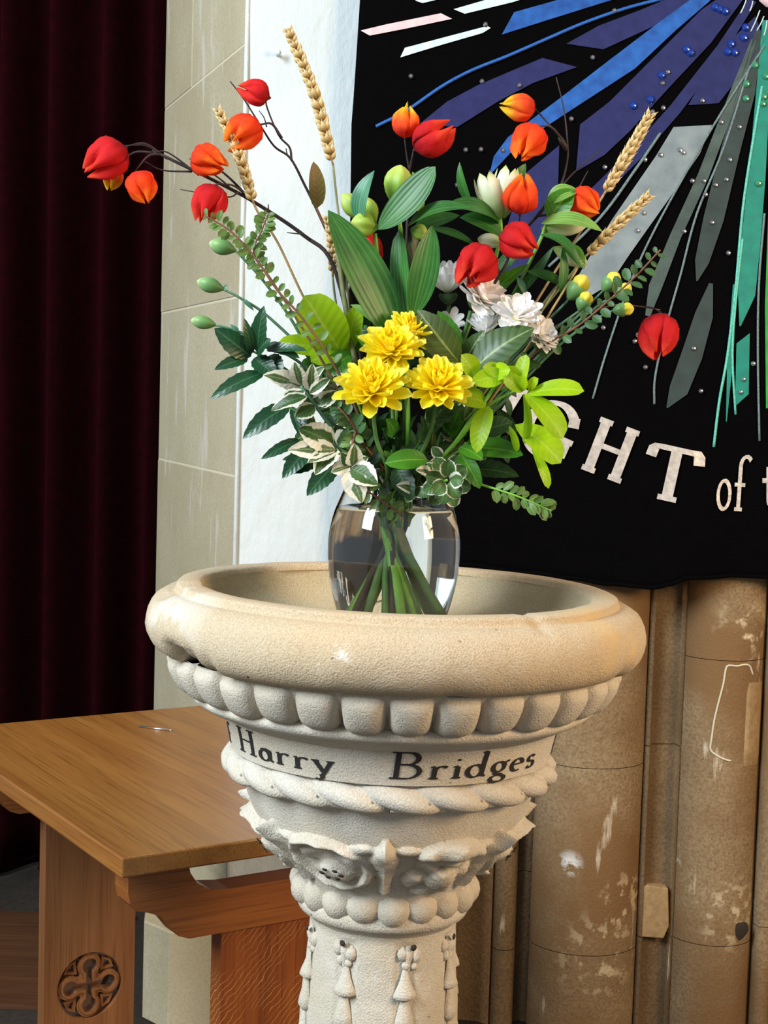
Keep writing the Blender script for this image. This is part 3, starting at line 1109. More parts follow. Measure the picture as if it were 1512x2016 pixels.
# twisted rope moulding
NR = 20
V, F = [], []
nu, nv = 14, 10
for i in range(nu + 1):
    t = -1 + 2 * i / nu
    rr = max(0.0, 1 - abs(t) ** 2.2) ** 0.7
    for k in range(nv):
        b = 2 * PI * k / nv
        th = t * 0.262 * (PI / 10) * 1.9 + 0.0
        V.append((th, math.cos(b) * rr, math.sin(b) * rr - t * 0.70))
for i in range(nu):
    for k in range(nv):
        k2 = (k + 1) % nv
        F.append((i * nv + k, (i + 1) * nv + k, (i + 1) * nv + k2, i * nv + k2))
rc, zc = rf(310), zf(1524)
Vr = [fpt(t * 1.62, rc + a * 0.0185 - b * 0.004, zc + b * 0.0150) for (t, a, b) in V]
V2, F2 = tube([fpt(2 * PI * i / 60, rc - .004, zc - .002) for i in range(61)], .0165, 8)
fmk('rope_core', V2, F2, M['font_stone'])
rope = mesh_only('rope_strand', Vr, F, M['font_stone'])
for k in range(NR):
    inst('rope_strand', rope, Matrix.Rotation(2 * PI * (k + .2) / NR, 4, 'Z'), font, world=False)

# carved leaf-and-flower panels on the lower bowl
def cone(th, s, out=0.0):
    """s: 0 at the top of the carving, 1 at the bead course."""
    a = 286 + (182 - 286) * s; b = 1590 + (1738 - 1590) * s
    n = Vector((math.sin(th) * .98, -math.cos(th) * .98, -.12))
    return fpt(th, rf(a), zf(b)) + n * out


RM = rf(235); SL = (zf(1590) - zf(1738)) * 1.2


def lump(th0, s0, wa, wb, h, rot=0.0, n=12, rings=5, ridge=0, sharp=1.0, base=-0.002):
    """Raised boss with half-axes wa (round the bowl) and wb (up the bowl), in metres."""
    V, F = [], []
    c, s = math.cos(rot), math.sin(rot)
    for j in range(rings + 1):
        q = j / rings
        for k in range(n):
            a = 2 * PI * k / n
            u, v = wa * q * math.cos(a), wb * q * math.sin(a)
            uu, vv = u * c - v * s, u * s + v * c
            hh = h * (max(0, 1 - q ** 2) ** (0.5 * sharp)) * (1 + ridge * math.cos(6 * a) * q)
            V.append(cone(th0 + uu / RM, s0 - vv / SL, base + hh))
    for j in range(rings):
        for k in range(n):
            k2 = (k + 1) % n
            F.append((j * n + k, (j + 1) * n + k, (j + 1) * n + k2, j * n + k2))
    return V, F


def hood(th0, s0, wa, wb, a0, a1, h, thick, n=20):
    P, R = [], []
    for i in range(n + 1):
        a = math.radians(a0 + (a1 - a0) * i / n)
        k = math.sin(PI * i / n)
        P.append(cone(th0 + wa * math.cos(a) / RM, s0 - wb * math.sin(a) / SL, h * (0.35 + 0.65 * k)))
        R.append(thick * (0.45 + 0.75 * k + 0.12 * math.sin(i * 1.9)))
    return tube(P, R, 8)


NP = 7


def sstep(a, b, x):
    t = max(0.0, min(1.0, (x - a) / (b - a))); return t * t * (3 - 2 * t)


def relief(kind, x, y):
    """Carved height in metres; x runs -1..1 across a panel, y 0..1 down it."""
    h = 0.0
    if kind == 0:      # a cupped leaf holding a seed head
        xx, yy = x * .98 + (y - .55) * .12, (y - .56) - x * .10
        e = math.hypot(xx / .74, yy / .41); ph = math.atan2(yy, xx)
        lip = .0135 + .004 * max(0, -math.sin(ph)) + .0015 * math.sin(7 * ph)
        h = lip * math.exp(-((e - .95) / .15) ** 2)
        if e < 1.0:
            h = max(h, .0035 + .0065 * max(0, math.cos(2.5 * ph + .6)) * math.exp(-((e - .58) / .2) ** 2))
            e2 = math.hypot((xx - .10) / .34, (yy - .10) / .17)
            if e2 < 1: h = max(h, .006 + .012 * math.sqrt(1 - e2 * e2))
    else:              # an open flower under a curled leaf
        e = math.hypot((x - .10) / .62, (y - .31) / (.26 if y < .31 else .15))
        if e < 1: h = max(h, .027 * (1 - e ** 3) ** .5 * (.86 + .14 * math.cos(11 * (x - .1))) * (1 - .35 * math.exp(-((y - .36) / .05) ** 2)))
        xx, yy = x - .05, (y - .70) * 1.6
        r = math.hypot(xx, yy); ph = math.atan2(yy, xx)
        if r < .30: h = max(h, .010 + .014 * math.sqrt(1 - (r / .30) ** 2) + .0015 * math.cos(12 * ph) * (r / .3))
        pr = .74 * (.80 + .20 * abs(math.cos(3 * ph + .3)))
        if r < pr: h = max(h, .0125 * (1 - (max(0, r - .42) / .36) ** 2 if r > .42 else 1) * (.35 + .65 * abs(math.cos(3 * ph + .3))) * min(1, r / .3))
    # pointed leaf along both sides of the panel
    dx = 1 - abs(x)
    wdt = .05 + .26 * sstep(.03, .36, y) * (1 - .5 * sstep(.4, .8, y))
    if y > .02:
        h = max(h, (.024 - .013 * sstep(.12, .6, y)) * max(0, 1 - dx / wdt) ** .8 * sstep(.02, .10, y))
    for (cx, cy, rx, ry, hh) in ((.66, .22, .28, .09, .009),):
        e = math.hypot((abs(x) - cx) / rx, (y - cy) / ry)
        if e < 1: h = max(h, hh * (1 - e * e) ** .6)
    return h


for k in range(NP):
    th = math.radians(-26.5 + k * 360 / NP)
    gx, gy = 56, 44
    V, F = [], []
    for j in range(gy + 1):
        y = -.02 + 1.02 * j / gy
        for i in range(gx + 1):
            x = -1 + 2 * i / gx
            a = th + x * PI / NP
            hgt = relief(k % 2, x, y)
            w = cone(a, y, 0)
            hgt += .0022 * fbm(w, 60, 3) * min(1, hgt / .006)
            V.append(cone(a, y, -.0045 + 1.15 * hgt + (.0045 if hgt > .002 else 0)))
    for j in range(gy):
        for i in range(gx):
            q = j * (gx + 1) + i
            F.append((q, q + gx + 1, q + gx + 2, q + 1))
    fmk('carved_panel', V, F, M['font_stone'])
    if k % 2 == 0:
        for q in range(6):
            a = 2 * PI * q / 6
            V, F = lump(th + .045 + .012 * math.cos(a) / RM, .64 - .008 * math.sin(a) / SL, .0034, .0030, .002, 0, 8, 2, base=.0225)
            fmk('seed_hole_shade', V, F, M['hole_shade'])  # raised dark bosses, painted as the shade inside the seed holes

# bead course
NB = 18
V, F = [], []
for i in range(9):
    a = PI * i / 8
    for k in range(12):
        b = 2 * PI * k / 12
        V.append((.0242 * math.sin(a) * math.cos(b), .0230 * math.sin(a) * math.sin(b), .0228 * math.cos(a)))
for i in range(8):
    for k in range(12):
        F.append((i * 12 + k, (i + 1) * 12 + k, (i + 1) * 12 + (k + 1) % 12, i * 12 + (k + 1) % 12))
bead = mesh_only('bead', V, F, M['font_stone'])
for k in range(NB):
    th = 2 * PI * (k + .3) / NB
    r = rf(156) + .002 * math.sin(k * 5)
    inst('bead', bead, Matrix.Translation(fpt(th, r, zf(1757) + .001 * math.sin(k * 3.1))) @ Matrix.Rotation(th, 4, 'Z') @ Matrix.Diagonal((.95 + .05 * math.sin(k * 2), 1, 1 + .05 * math.cos(k * 1.7), 1)), font, world=False)

# collar and pedestal down to the floor
col = [(150, 1774), (168, 1777), (174, 1785), (175, 1798), (172, 1808), (162, 1814), (156, 1818), (150, 1826)]
V, F = lathe([(rf(a), zf(b)) for a, b in col], 110, lambda th, r, z: fpt(th, r + 0.0012 * fbm(fpt(th, r, z), 24, 3), z))
fmk('collar', V, F, M['font_stone'])
zl = zf(2016)
ped = [(rf(150), zf(1822)), (rf(149), zf(1850)), (rf(151), zf(1910)), (rf(155), zf(1965)), (rf(160), zl), (rf(170), zl - .15), (rf(176), zl - .28), (rf(196), zl - .31), (rf(200), zl - .36),
       (rf(236), zl - .40), (rf(250), zl - .46), (rf(262), zl - .47), (rf(262), FZ + 0.001)]
pp = []
for i in range(len(ped) - 1):
    n = 8 if i < 6 else 2
    for k in range(n):
        pp.append((ped[i][0] + (ped[i + 1][0] - ped[i][0]) * k / n, ped[i][1] + (ped[i + 1][1] - ped[i][1]) * k / n))
pp.append(ped[-1])


def pedfn(th, r, z):
    # shallow upright panels behind each drop
    a = ((math.degrees(th) + 27 + 22.5) % 45) - 22.5
    d = 0.003 * max(0, 1 - (abs(a) / 9) ** 4) if zl - .25 < z < zf(1862) else 0
    return fpt(th, r - d + .0012 * fbm(fpt(th, r, z), 28, 4), z)


V, F = lathe(pp, 200, pedfn)
fmk('pedestal', V, F, M['font_stone'])


def drop(name, th, pts, flat=.5):
    """Little turned form standing out from the pedestal: list of (z pixel row, half width px)."""
    V, F = [], []
    n = 10
    for (y, w) in pts:
        z = zf(y)
        rr = rf(150 + (y - 1850) * .055) - .002
        for k in range(n + 1):
            a = PI * k / n - PI / 2
            V.append(fpt(th + math.sin(a) * w * K0 / rf(147), rr + math.cos(a) * w * K0 * flat, z))
    for i in range(len(pts) - 1):
        for k in range(n):
            q = i * (n + 1) + k
            F.append((q, q + n + 1, q + n + 2, q + 1))
    fmk(name, V, F, M['font_stone'])


for k in range(8):
    th = math.radians(-27 + k * 45)
    lean = .05 * (1 if k % 2 else -1)
    for q, (dx, y, w) in enumerate(((-.09, 1880, 11), (.10, 1884, 12), (-.04, 1897, 9), (.07, 1899, 8))):
        drop('blossom', th + dx + lean, [(y - w, 1), (y - w * .6, w * .8), (y, w), (y + w * .6, w * .8), (y + w, 1)], .8)
    drop('knot', th + lean * .6, [(1868, 2), (1874, 9), (1884, 10), (1894, 6), (1906, 5)], .9)
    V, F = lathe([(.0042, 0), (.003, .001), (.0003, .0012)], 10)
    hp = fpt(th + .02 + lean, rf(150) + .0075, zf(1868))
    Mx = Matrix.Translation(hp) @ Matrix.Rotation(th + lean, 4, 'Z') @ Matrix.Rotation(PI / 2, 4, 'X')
    fmk('drill_hole_shade', [Mx @ v for v in V], F, M['hole_shade'])  # dark cap on the surface, coloured as the shade within a drilling
    drop('bell_drop', th, [(1900, 4), (1912, 7), (1926, 10), (1940, 15), (1952, 20), (1962, 23), (1968, 14), (1972, 2)], .75)
    for s in (-1, 1):
        drop('bell_ridge', th + s * .045, [(1918, 1), (1935, 3), (1955, 4.5), (1967, 1)], 2.6)
    drop('bell_drop', th, [(1962, 6), (1975, 9), (1990, 13), (2005, 17), (2020, 20), (2030, 10), (2036, 1)], .75)
    drop('bell_drop', th, [(2030, 6), (2045, 9), (2065, 14), (2085, 19), (2096, 10), (2102, 1)], .75)

# ================================================================== oak table
TZ, TT = 0.74, 0.030
Kc = pz(240, 1690, TZ)
va = math.radians(57.5)
tv = Vector((math.sin(va), math.cos(va), 0))
tu = Vector((-math.cos(va), math.sin(va), 0))
Bk = pz(200, 1406, TZ)
TU = (Bk - Kc).dot(tu)
TW = 0.575
table = thing('oak_table', 'oak trestle table with a cross cut in its leg, behind the stone font', 'table', (Kc.x, Kc.y, 0), rot=(0, 0, math.atan2(tu.y, tu.x)))
# table space: X along tu (away), Y to the left of that = -tv
def tp(u, v, z):
    return Vector((u, -v, z))


def tmk(name, V, F, mat, smooth=False):
    return mk(name, V, F, mat, table, world=False, smooth=smooth)


V, F = prism([(0, 0), (TU, 0), (TU, TW), (0, TW)], [], TZ - TT, TZ, lambda a, b, d: tp(a, b, d))
o = tmk('table_top', V, F, M['oak_top'])
bevel(o, 0.003, 2)
half = [(.034, TZ - TT), (.034, TZ - TT - .042), (.038, TZ - TT - .060), (.048, TZ - TT - .071), (.068, TZ - TT - .077), (.086, TZ - TT - .085), (.102, TZ - TT - .102), (.116, TZ - TT - .120), (.134, TZ - TT - .127), (.160, TZ - TT - .127)]
uph = [(.128, TZ - TT), (.134, TZ - TT - .026), (.146, TZ - TT - .044), (.168, TZ - TT - .056), (.200, TZ - TT - .060)]
brk = half + [(TW - a, b) for a, b in half[::-1]] + [(TW - a, b) for a, b in uph] + uph[::-1]


def cross(s, d, rl, cx, cz, n=14):
    a0 = math.asin(s / rl)
    out = []
    for q in range(4):
        ca, sa = math.cos(q * PI / 2), math.sin(q * PI / 2)
        loc = []
        for i in range(n + 1):
            a = -(PI - a0) + 2 * (PI - a0) * i / n
            loc.append((d + rl * math.cos(a), rl * math.sin(a)))
        loc.append((s, s))
        for (x, y) in loc:
            out.append((cx + x * ca - y * sa, cz + x * sa + y * ca))
    return out


for u0 in (0.055, TU - 0.105):
    V, F = prism(brk, [], 0, .05, lambda a, b, d: tp(u0 + d, a, b))
    bevel(tmk('bracket', V, F, M['oak_rail']), .003, 2, 50)
    pw0, pw1 = .192, TW - .192
    cx_, cz_ = TW / 2, 0.212
    circ = [(cx_ + .068 * math.cos(2 * PI * i / 40), cz_ + .068 * math.sin(2 * PI * i / 40)) for i in range(40)]
    V, F = prism([(pw0, FZ + .04), (pw1, FZ + .04), (pw1, TZ - TT - .125), (pw0, TZ - TT - .125)], [circ], .008, .042, lambda a, b, d: tp(u0 + d, a, b))
    o = tmk('leg_panel', V, F, M['oak_fleck' if u0 < .3 else 'oak_leg'])
    fixn(o)
    # pierced tracery: outer band, and the cross cut through it
    V, F = prism(cross(.019, .041, .0245, cx_, cz_), [cross(.0075, .040, .0155, cx_, cz_)], .012, .038, lambda a, b, d: tp(u0 + d, a, b))
    fixn(tmk('tracery', V, F, M['oak_leg']))
    V, F = prism(cross(.0125, .040, .0205, cx_, cz_), [cross(.0075, .040, .0155, cx_, cz_)], .009, .014, lambda a, b, d: tp(u0 + d, a, b))
    fixn(tmk('tracery_bead', V, F, M['oak_leg']))
    for q in range(4):
        a = PI / 4 + q * PI / 2
        P = [(cx_ + r * math.cos(a + t), cz_ + r * math.sin(a + t)) for (r, t) in ((.035, 0), (.060, -.30), (.064, 0), (.060, .30))]
        P2 = [(cx_ + r * math.cos(a + t), cz_ + r * math.sin(a + t)) for (r, t) in ((.044, 0), (.057, -.17), (.059, 0), (.057, .17))]
        V, F = prism(P, [P2], .016, .034, lambda a_, b, d: tp(u0 + d, a_, b))
        fixn(tmk('spandrel', V, F, M['oak_leg']))
    V, F = prism([(.06, FZ), (TW - .06, FZ), (TW - .06, FZ + .035), (TW - .1, FZ + .05), (.1, FZ + .05), (.06, FZ + .035)], [], -.005, .055, lambda a, b, d: tp(u0 + d, a, b))
    bevel(tmk('foot', V, F, M['oak_rail']), .003, 2, 50)
V, F = prism([(.09, .0), (TU - .11, .0), (TU - .11, .07), (.09, .07)], [], TW / 2 - .015, TW / 2 + .015, lambda a, b, d: tp(a, d, b))
tmk('stretcher', V, F, M['oak_rail'])

# a long pin left on the table
a, b = pz(274, 1430, TZ + .002), pz(338, 1438, TZ + .002)
root = thing('metal_pin', 'small shiny metal pin lying on the oak table top', 'pin', a)
V, F = tube([a, a.lerp(b, .97)], [.0016, .0021], 8); mk('shank', V, F, M['steel'], root)
V, F = tube([a.lerp(b, .965), a.lerp(b, .985), b], [.0032, .0034, .0016], 8); mk('head', V, F, M['steel'], root)

# ================================================================== vase and water
VX = px(775, 1100, Y0).x
zv = lambda y: px(775, y, Y0).z
ZB = BASIN_Z + 0.0012
VP = [(101, 918), (97, 926), (95, 938), (99, 956), (109, 980), (121, 1012), (129, 1048), (131, 1078), (129, 1122), (121, 1166), (110, 1206), (97, 1238)]
outer = [(w * K0, zv(y)) for w, y in VP]
outer = [p for p in outer if p[1] > ZB + .004] + [(92 * K0, ZB + .002), (86 * K0, ZB), (0.0004, ZB)]
inner = [((w - 4.2) * K0, zv(y)) for w, y in VP if zv(y) > ZB + .022] + [(84 * K0, ZB + .016), (70 * K0, ZB + .012), (0.0004, ZB + .012)]


def smooth_prof(p, k=4):
    q = catmull([Vector((a, b, 0)) for a, b in p], k)
    return [(max(v.x, 0.0003), v.y) for v in q]


po, pi_ = smooth_prof(outer[:-3]) + outer[-3:], smooth_prof(inner[:-3]) + inner[-3:]
full = po[::-1] + pi_
vase = thing('glass_vase', 'clear rounded glass vase standing in the basin of the stone font', 'vase', (VX, Y0, ZB))
V, F = lathe(full, 72)
o = mk('vase_body', [v + Vector((VX, Y0, 0)) for v in V], F, M['glass'], vase)
fixn(o)
WL = zv(1000)
wp = [(r + .0005, z) for r, z in pi_ if z < WL - .002]
wp = [(0.0004, WL), (wp[0][0] - .002, WL), (wp[0][0], WL + .0008)] + wp
V, F = lathe(wp, 72)
o = mk('water', [v + Vector((VX, Y0, 0)) for v in V], F, M['water'], None)
fixn(o)
tag(o, 'clear water half filling the glass vase around the green stems', 'water')


# ================================================================== plant materials
def leafmat(name, c1, c2, mid=None, transl=0.25, rough=0.4, par=0, edge=None, spec=0.4):
    mt, nt, bs = nodes(name)
    uv = coord_of(nt, 'UV'); co = coord_of(nt, 'Object')
    sp = N(nt, 'ShaderNodeSeparateXYZ'); L(nt, uv, sp.inputs[0])
    d = mathn(nt, 'ABSOLUTE', mathn(nt, 'MULTIPLY', mathn(nt, 'SUBTRACT', sp.outputs[1], 0.5), 2.0))
    f, h = noise_fac(nt, co, 30, 3, 0.35, 0.65)
    col = mixc(nt, f, lin(c1), lin(c2))
    if par:
        s = mathn(nt, 'SINE', mathn(nt, 'MULTIPLY', sp.outputs[1], par * 6.2832))
        mr = N(nt, 'ShaderNodeMapRange'); mr.inputs['From Min'].default_value = 0.35
        L(nt, s, mr.inputs['Value'])
        col = mixc(nt, mathn(nt, 'MULTIPLY', mr.outputs[0], 0.3), col, lin([min(255, x * 1.35 + 10) for x in c2]))
        h = s
    else:
        s = mathn(nt, 'SINE', mathn(nt, 'SUBTRACT', mathn(nt, 'MULTIPLY', sp.outputs[0], 52.0), mathn(nt, 'MULTIPLY', d, 9.0)))
        mr = N(nt, 'ShaderNodeMapRange'); mr.inputs['From Min'].default_value = 0.7
        L(nt, s, mr.inputs['Value'])
        col = mixc(nt, mathn(nt, 'MULTIPLY', mr.outputs[0], 0.09), col, lin(mid or c2))
        h = s
    if mid:
        mr = N(nt, 'ShaderNodeMapRange')
        mr.inputs['From Min'].default_value = 0.10; mr.inputs['From Max'].default_value = 0.03
        L(nt, d, mr.inputs['Value'])
        col = mixc(nt, mathn(nt, 'MULTIPLY', mr.outputs[0], 0.75), col, lin(mid))
    if edge:
        fn_, hn = noise_fac(nt, co, edge[2], 3, 0.3, 0.7)
        mr = N(nt, 'ShaderNodeMapRange')
        mr.inputs['From Min'].default_value = edge[1]; mr.inputs['From Max'].default_value = edge[1] + 0.08
        L(nt, mathn(nt, 'ADD', d, mathn(nt, 'MULTIPLY', mathn(nt, 'SUBTRACT', fn_, 0.5), 0.7)), mr.inputs['Value'])
        col = mixc(nt, mr.outputs[0], col, lin(edge[0]))
    oi = N(nt, 'ShaderNodeObjectInfo')
    hs = N(nt, 'ShaderNodeHueSaturation')
    L(nt, col, hs.inputs['Color'])
    L(nt, mathn(nt, 'ADD', 0.85, mathn(nt, 'MULTIPLY', oi.outputs['Random'], 0.3)), hs.inputs['Value'])
    L(nt, hs.outputs[0], bs.inputs['Base Color'])
    bs.inputs['Roughness'].default_value = rough
    bs.inputs['Specular IOR Level'].default_value = spec
    bumpn(nt, bs, h, 0.12, 0.001)
    tr = N(nt, 'ShaderNodeBsdfTranslucent')
    L(nt, hs.outputs[0], tr.inputs['Color'])
    mx = N(nt, 'ShaderNodeMixShader'); mx.inputs[0].default_value = transl
    L(nt, bs.outputs[0], mx.inputs[1]); L(nt, tr.outputs[0], mx.inputs[2])
    L(nt, mx.outputs[0], nt.nodes['Material Output'].inputs['Surface'])
    return mt


def petalmat(name, stops, transl=0.3, rough=0.55, bump=0.0, nz=0.15):
    """Colour runs along the petal (u) through the stops."""
    mt, nt, bs = nodes(name)
    uv = coord_of(nt, 'UV'); co = coord_of(nt, 'Object')
    sp = N(nt, 'ShaderNodeSeparateXYZ'); L(nt, uv, sp.inputs[0])
    f, h = noise_fac(nt, co, 60, 3, 0.2, 0.8)
    t = mathn(nt, 'ADD', sp.outputs[0], mathn(nt, 'MULTIPLY', mathn(nt, 'SUBTRACT', f, 0.5), nz))
    cr = N(nt, 'ShaderNodeValToRGB')
    els = cr.color_ramp.elements
    while len(els) < len(stops): els.new(0.5)
    for e, (p, c) in zip(els, stops):
        e.position = p; e.color = lin(c)
    L(nt, t, cr.inputs[0])
    oi = N(nt, 'ShaderNodeObjectInfo'); hs = N(nt, 'ShaderNodeHueSaturation')
    L(nt, cr.outputs[0], hs.inputs['Color'])
    L(nt, mathn(nt, 'ADD', 0.93, mathn(nt, 'MULTIPLY', oi.outputs['Random'], 0.14)), hs.inputs['Value'])
    L(nt, hs.outputs[0], bs.inputs['Base Color'])
    bs.inputs['Roughness'].default_value = rough
    bs.inputs['Specular IOR Level'].default_value = 0.3
    if bump:
        bumpn(nt, bs, h, bump, 0.002)
    tr = N(nt, 'ShaderNodeBsdfTranslucent'); L(nt, hs.outputs[0], tr.inputs['Color'])
    mx = N(nt, 'ShaderNodeMixShader'); mx.inputs[0].default_value = transl
    L(nt, bs.outputs[0], mx.inputs[1]); L(nt, tr.outputs[0], mx.inputs[2])
    L(nt, mx.outputs[0], nt.nodes['Material Output'].inputs['Surface'])
    return mt


M['leaf_dark'] = leafmat('glossy_dark_leaf', (24, 62, 38), (32, 76, 44), (70, 112, 72), 0.12, 0.33, spec=0.5)
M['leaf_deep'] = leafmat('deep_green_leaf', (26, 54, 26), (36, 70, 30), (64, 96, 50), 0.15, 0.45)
M['leaf_lime'] = leafmat('lime_leaf', (164, 206, 16), (182, 220, 30), (204, 230, 80), 0.5, 0.4)
M['leaf_mid'] = leafmat('mid_green_leaf', (60, 118, 26), (76, 138, 34), (120, 170, 70), 0.3, 0.35)
M['leaf_alst'] = leafmat('striped_green_leaf', (46, 98, 42), (62, 120, 50), (84, 142, 66), 0.28, 0.38, par=7)
M['leaf_alst_blue'] = leafmat('blue_green_striped_leaf', (62, 112, 84), (84, 136, 104), (96, 150, 116), 0.25, 0.38, par=7)
M['leaf_alst_pale'] = leafmat('pale_striped_leaf', (112, 156, 66), (134, 176, 84), (150, 190, 100), 0.35, 0.4, par=7)
M['leaf_bay'] = leafmat('grey_green_leaf', (58, 84, 42), (70, 98, 50), (160, 176, 112), 0.18, 0.4)
M['leaf_olive'] = leafmat('olive_leaf', (82, 98, 38), (66, 84, 36), (160, 170, 96), 0.2, 0.45)
M['leaf_small'] = leafmat('tiny_leaf', (84, 116, 52), (108, 140, 70), (140, 160, 90), 0.3, 0.42)
M['leaf_smalld'] = leafmat('tiny_dark_leaf', (58, 92, 52), (74, 112, 62), (104, 130, 80), 0.25, 0.42)
M['leaf_vari'] = leafmat('cream_edged_leaf', (52, 84, 36), (72, 104, 50), (104, 130, 74), 0.25, 0.42, edge=((236, 228, 204), 0.62, 26))
M['leaf_cream'] = leafmat('mostly_cream_leaf', (74, 100, 54), (96, 120, 74), (150, 160, 110), 0.3, 0.42, edge=((238, 230, 208), 0.34, 22))
M['leaf_frill'] = leafmat('thinly_edged_leaf', (66, 100, 50), (82, 118, 60), (110, 140, 80), 0.25, 0.42, edge=((238, 234, 216), 0.80, 30))
M['leaf_brown'] = leafmat('bronze_leaf', (104, 104, 44), (122, 96, 56), (130, 80, 50), 0.25, 0.5)
M['stem_green'] = satin('fresh_green_stem', (128, 184, 66), (104, 160, 56), 0.45, 60)
M['stem_dark'] = satin('dull_green_stem', (88, 128, 62), (72, 110, 54), 0.5, 60)
M['stem_blue'] = satin('blue_green_stem', (86, 128, 96), (70, 112, 82), 0.5, 60)
M['stem_straw'] = satin('straw_stem', (186, 156, 104), (160, 132, 84), 0.6, 60)
M['stem_grey'] = satin('grey_green_straw', (132, 134, 90), (112, 116, 74), 0.6, 60)
M['stem_red'] = satin('reddish_twig', (126, 84, 60), (104, 70, 50), 0.6, 60)
M['twig'] = satin('dark_brown_twig', (62, 46, 44), (46, 34, 34), 0.65, 80, bump=0.4)
M['phys_red'] = petalmat('crimson_lantern', [(0.0, (150, 14, 26)), (0.35, (206, 24, 30)), (0.75, (222, 34, 34)), (1.0, (232, 66, 40))], 0.35, 0.8, 0.6, 0.5)
M['phys_orange'] = petalmat('orange_lantern', [(0.0, (200, 30, 22)), (0.3, (240, 62, 20)), (0.75, (246, 84, 20)), (1.0, (248, 130, 30))], 0.35, 0.8, 0.6, 0.5)
M['phys_gold'] = petalmat('gold_tipped_lantern', [(0.0, (206, 36, 30)), (0.45, (240, 84, 34)), (0.72, (244, 140, 36)), (0.95, (240, 200, 40))], 0.35, 0.8, 0.6, 0.4)
M['yellow'] = petalmat('yellow_petal', [(0.0, (244, 206, 4)), (0.35, (255, 232, 20)), (0.8, (255, 242, 50)), (1.0, (255, 246, 110))], 0.3, 0.5)
M['yellow_core'] = petalmat('golden_inner_petal', [(0.0, (240, 190, 0)), (0.5, (255, 220, 10)), (1.0, (255, 238, 50))], 0.3, 0.5)
M['white'] = petalmat('white_petal', [(0.0, (226, 230, 200)), (0.3, (252, 250, 246)), (1.0, (255, 253, 252))], 0.35, 0.5)
M['daisy_core'] = plain('yellow_disc', (230, 196, 40), 0.8)
M['calyx'] = satin('dark_green_calyx', (52, 74, 40), (66, 90, 50), 0.7, 90)
M['wheat'] = petalmat('ripe_wheat', [(0.0, (140, 106, 58)), (0.45, (198, 166, 106)), (1.0, (240, 226, 180))], 0.1, 0.6, 0, 0.3)
M['bud_green'] = petalmat('green_bud', [(0.0, (104, 146, 52)), (0.5, (150, 184, 70)), (1.0, (206, 216, 110))], 0.25, 0.45)
M['bud_pale'] = petalmat('pale_bud', [(0.0, (128, 168, 70)), (0.35, (206, 218, 160)), (0.8, (238, 236, 210)), (1.0, (196, 206, 130))], 0.3, 0.45)
M['bud_blue'] = petalmat('blue_green_bud', [(0.0, (92, 130, 72)), (0.5, (104, 148, 86)), (0.85, (140, 176, 112)), (1.0, (206, 214, 160))], 0.1, 0.4)
M['bud_yellow'] = petalmat('yellow_bud_tip', [(0.0, (196, 200, 60)), (0.4, (240, 222, 60)), (1.0, (250, 236, 110))], 0.25, 0.5)


# ================================================================== plant builders
def blade(base, tip, w, nrm, bend=0.10, fold=0.22, a=0.6, b=0.8, nu=10, nv=4, twist=0.0, ser=0.0, wave=0.0):
    base, tip = Vector(base), Vector(tip)
    ln = (tip - base).length
    ax = (tip - base) / ln
    n = Vector(nrm); n = n - ax * n.dot(ax)
    if n.length < 1e-4: n = ax.orthogonal()
    n.normalize(); s = ax.cross(n)
    tm = a / (a + b); mxv = tm ** a * (1 - tm) ** b
    V, F, UV = [], [], []
    ph = random.random() * 6
    for i in range(nu + 1):
        t = i / nu
        c = base + ax * (ln * t) + n * (bend * ln * 4 * t * (1 - t))
        W = w * 0.5 * max(0.015, (t ** a * (1 - t) ** b) / mxv) if 0 < t < 1 else w * 0.5 * 0.02
        if ser: W *= 1 + ser * (1 if i % 2 else -1)
        q = twist * (t - 0.3)
        sd = s * math.cos(q) + n * math.sin(q); nn = n * math.cos(q) - s * math.sin(q)
        for j in range(nv + 1):
            k = -1 + 2 * j / nv
            V.append(c + sd * (W * k) + nn * (fold * W * abs(k) ** 1.4 + wave * w * math.sin(7 * t + ph + k) * abs(k)))
            UV.append((t, j / nv))
    for i in range(nu):
        for j in range(nv):
            q = i * (nv + 1) + j
            F.append((q, q + nv + 1, q + nv + 2, q + 1))
    return V, F, UV


def leaf(parent, p0, p1, w, mat, Yb=None, Yt=None, face=None, name='leaf', **kw):
    """A leaf from pixel p0 to pixel p1, w pixels broad, at distances Yb and Yt."""
    Yb = Yb if Yb is not None else 1.9
    Yt = Yt if Yt is not None else Yb
    face = face or (random.uniform(-.35, .35), -1, random.uniform(.1, .6))
    V, F, UV = blade(px(p0[0], p0[1], Yb), px(p1[0], p1[1], Yt), w * (Yb + Yt) / 2 / FPX, face, **kw)
    return mk(name, V, F, M[mat], parent, uv=UV)


STEM_N = [0]


def rooted(pts, a=None, short=False):
    """Points of a stem from the foot of the vase through its neck and on along pts (pixel x, pixel y, distance)."""
    if a is None:
        STEM_N[0] += 1
        a = STEM_N[0] * 2.39996
    rr = 0.030 + 0.022 * ((STEM_N[0] * 0.618) % 1)
    foot = Vector((VX + rr * math.cos(a), Y0 + rr * math.sin(a), ZB + .018 + .01 * ((STEM_N[0] * .37) % 1)))
    neck = Vector((VX - .013 * math.cos(a + .5), Y0 - .013 * math.sin(a + .5), zv(1005)))
    if short:      # slender pieces are only pushed in as far as the neck
        foot = Vector((VX + .012 * math.cos(a), Y0 + .012 * math.sin(a), zv(1040)))
        neck = Vector((VX + .018 * math.cos(a), Y0 + .018 * math.sin(a), zv(975)))
    return catmull([foot, neck] + [px(*p) for p in pts], 6)


